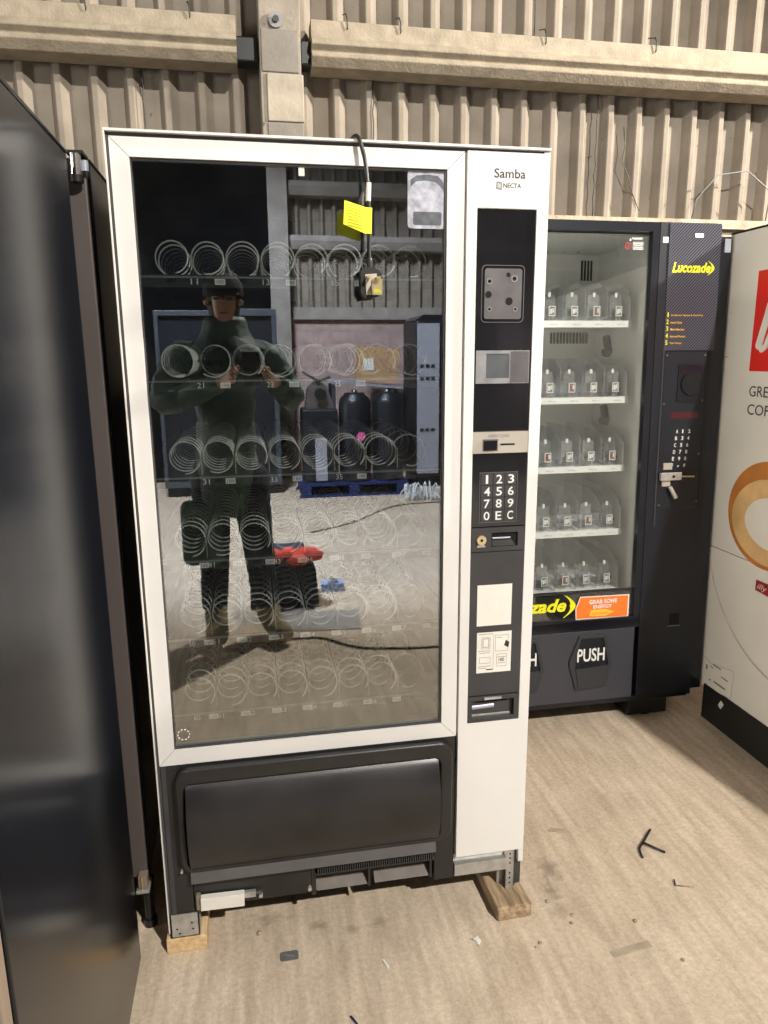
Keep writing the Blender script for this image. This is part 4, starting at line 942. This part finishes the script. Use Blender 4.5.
b = MB(); b.box(PX-.24, PX-.04, PY+.04, PY+.13, .42, .75, 'jacket'); b.build('coat_tail', Pn, bevel=.04, seg=4)
for s in (-1, 1):
    V_, E2, Rr = [], [], []
    a0 = av((PX+s*.095, PY, .92), .115); a1 = av((PX+s*.10+.01, PY+.02, .70), .098, a0); a2 = av((PX+s*.11+.02, PY+.03, .48), .082, a1); a3 = av((PX+s*.105+(.0 if s < 0 else .05), PY+.02, .20), .072, a2); a4 = av((PX+s*.105+(.0 if s < 0 else .05), PY+.02, .15), .074, a3)
    skin_obj('trouser_leg', V_, E2, Rr, 'jeans', Pn, sub=2, folds=.010)
    V_, E2, Rr = [], [], []
    fx = PX+s*.105+(.0 if s < 0 else .05); tx = fx+(.03 if s < 0 else .10)
    a0 = av((fx, PY+.0, .24), .078); a1 = av((fx, PY+.0, .11), .072, a0); a2 = av((fx, PY-.02, .06), (.060, .055), a1); a3 = av(((fx+tx)/2, PY+.12, .070), (.060, .062), a1); a4 = av((tx, PY+.22, .055), (.055, .048), a3)
    skin_obj('boot', V_, E2, Rr, 'camo', Pn)
Ph = empty('phone', (.262, -1.60, 1.39), 'dark phone held up in both hands in front of the machine', 'phone')
b = MB(); b.box(.226, .300, -1.602, -1.594, 1.315, 1.460, 'gloss_black', rot=Rx(-.21), c=(.262, -1.598, 1.39)); b.build('body', Ph, bevel=.004, seg=3)

# ================================================================== LIGHT
def lamp(name, kind, loc, energy, color, tgt=None, **kw):
    l = bpy.data.lights.new(name, kind); l.energy = energy; l.color = color
    for k, v in kw.items(): setattr(l, k, v)
    o = bpy.data.objects.new(name, l); COL.objects.link(o); o.location = loc
    if tgt: o.rotation_euler = (Vector(tgt)-Vector(loc)).to_track_quat('-Z', 'Y').to_euler()
    return o
lamp('floodlight', 'SPOT', (2.70, -4.9, 5.3), 2290, (1.0, .95, .875), (.95, .3, .85), spot_size=1.0, spot_blend=.5, shadow_soft_size=.07)
lamp('side_floodlight', 'SPOT', (5.6, -.55, 4.1), 2900, (1.0, .91, .79), (1.6, 1.8, 2.6), spot_size=1.3, spot_blend=.4, shadow_soft_size=.08)
lamp('rooflight_daylight', 'SPOT', (-.5, -2.9, 5.6), 4600, (.80, .87, 1.0), (.9, -5.6, .2), spot_size=1.25, spot_blend=.35, shadow_soft_size=.5)
lamp('left_floodlight', 'SPOT', (-5.0, -.6, 3.15), 200, (1.0, .9, .78), (1.5, 1.2, 2.0), spot_size=1.3, spot_blend=.4, shadow_soft_size=.1)
lamp('left_front_fill', 'AREA', (-4.5, -4.6, 1.9), 160, (1.0, .97, .92), (2.0, .6, 1.0), shape='RECTANGLE', size=1.6, size_y=2.2)  # added soft fill to brighten the coffee machine's face, unseen source
w = bpy.data.worlds.new('World'); scn.world = w; w.use_nodes = True
bg = w.node_tree.nodes['Background']; bg.inputs[0].default_value = (.86, .92, 1.0, 1); bg.inputs[1].default_value = .032

# ================================================================== CAMERA
def camR(p, y, r):
    cy, sy, cp, sp = math.cos(y), math.sin(y), math.cos(p), math.sin(p)
    rt = Vector((cy, sy, 0)); fw = Vector((-sy*cp, cy*cp, sp)); upv = rt.cross(fw)
    cr, sr = math.cos(r), math.sin(r)
    return cr*rt+sr*upv, -sr*rt+cr*upv, fw
cam = bpy.data.cameras.new('camera'); co = bpy.data.objects.new('camera', cam); COL.objects.link(co)
r_, u_, f_ = camR(-.2159, -.1833, -.0069)
co.matrix_world = Matrix(((r_.x, u_.x, -f_.x, .2439), (r_.y, u_.y, -f_.y, -1.5805), (r_.z, u_.z, -f_.z, 1.4458), (0, 0, 0, 1)))
cam.sensor_fit = 'VERTICAL'; cam.sensor_height = 24; cam.lens = 24*720.06/1024; cam.clip_start = .02; cam.clip_end = 60
scn.camera = co
for o in bpy.data.objects:
    for k in ('_base', '_local'):
        if k in o: del o[k]
vs = scn.view_settings; scn.display_settings.display_device = 'sRGB'
vs.view_transform = 'Standard'; vs.look = 'None'; vs.gamma = 1; vs.use_curve_mapping = False; vs.exposure = 0.0
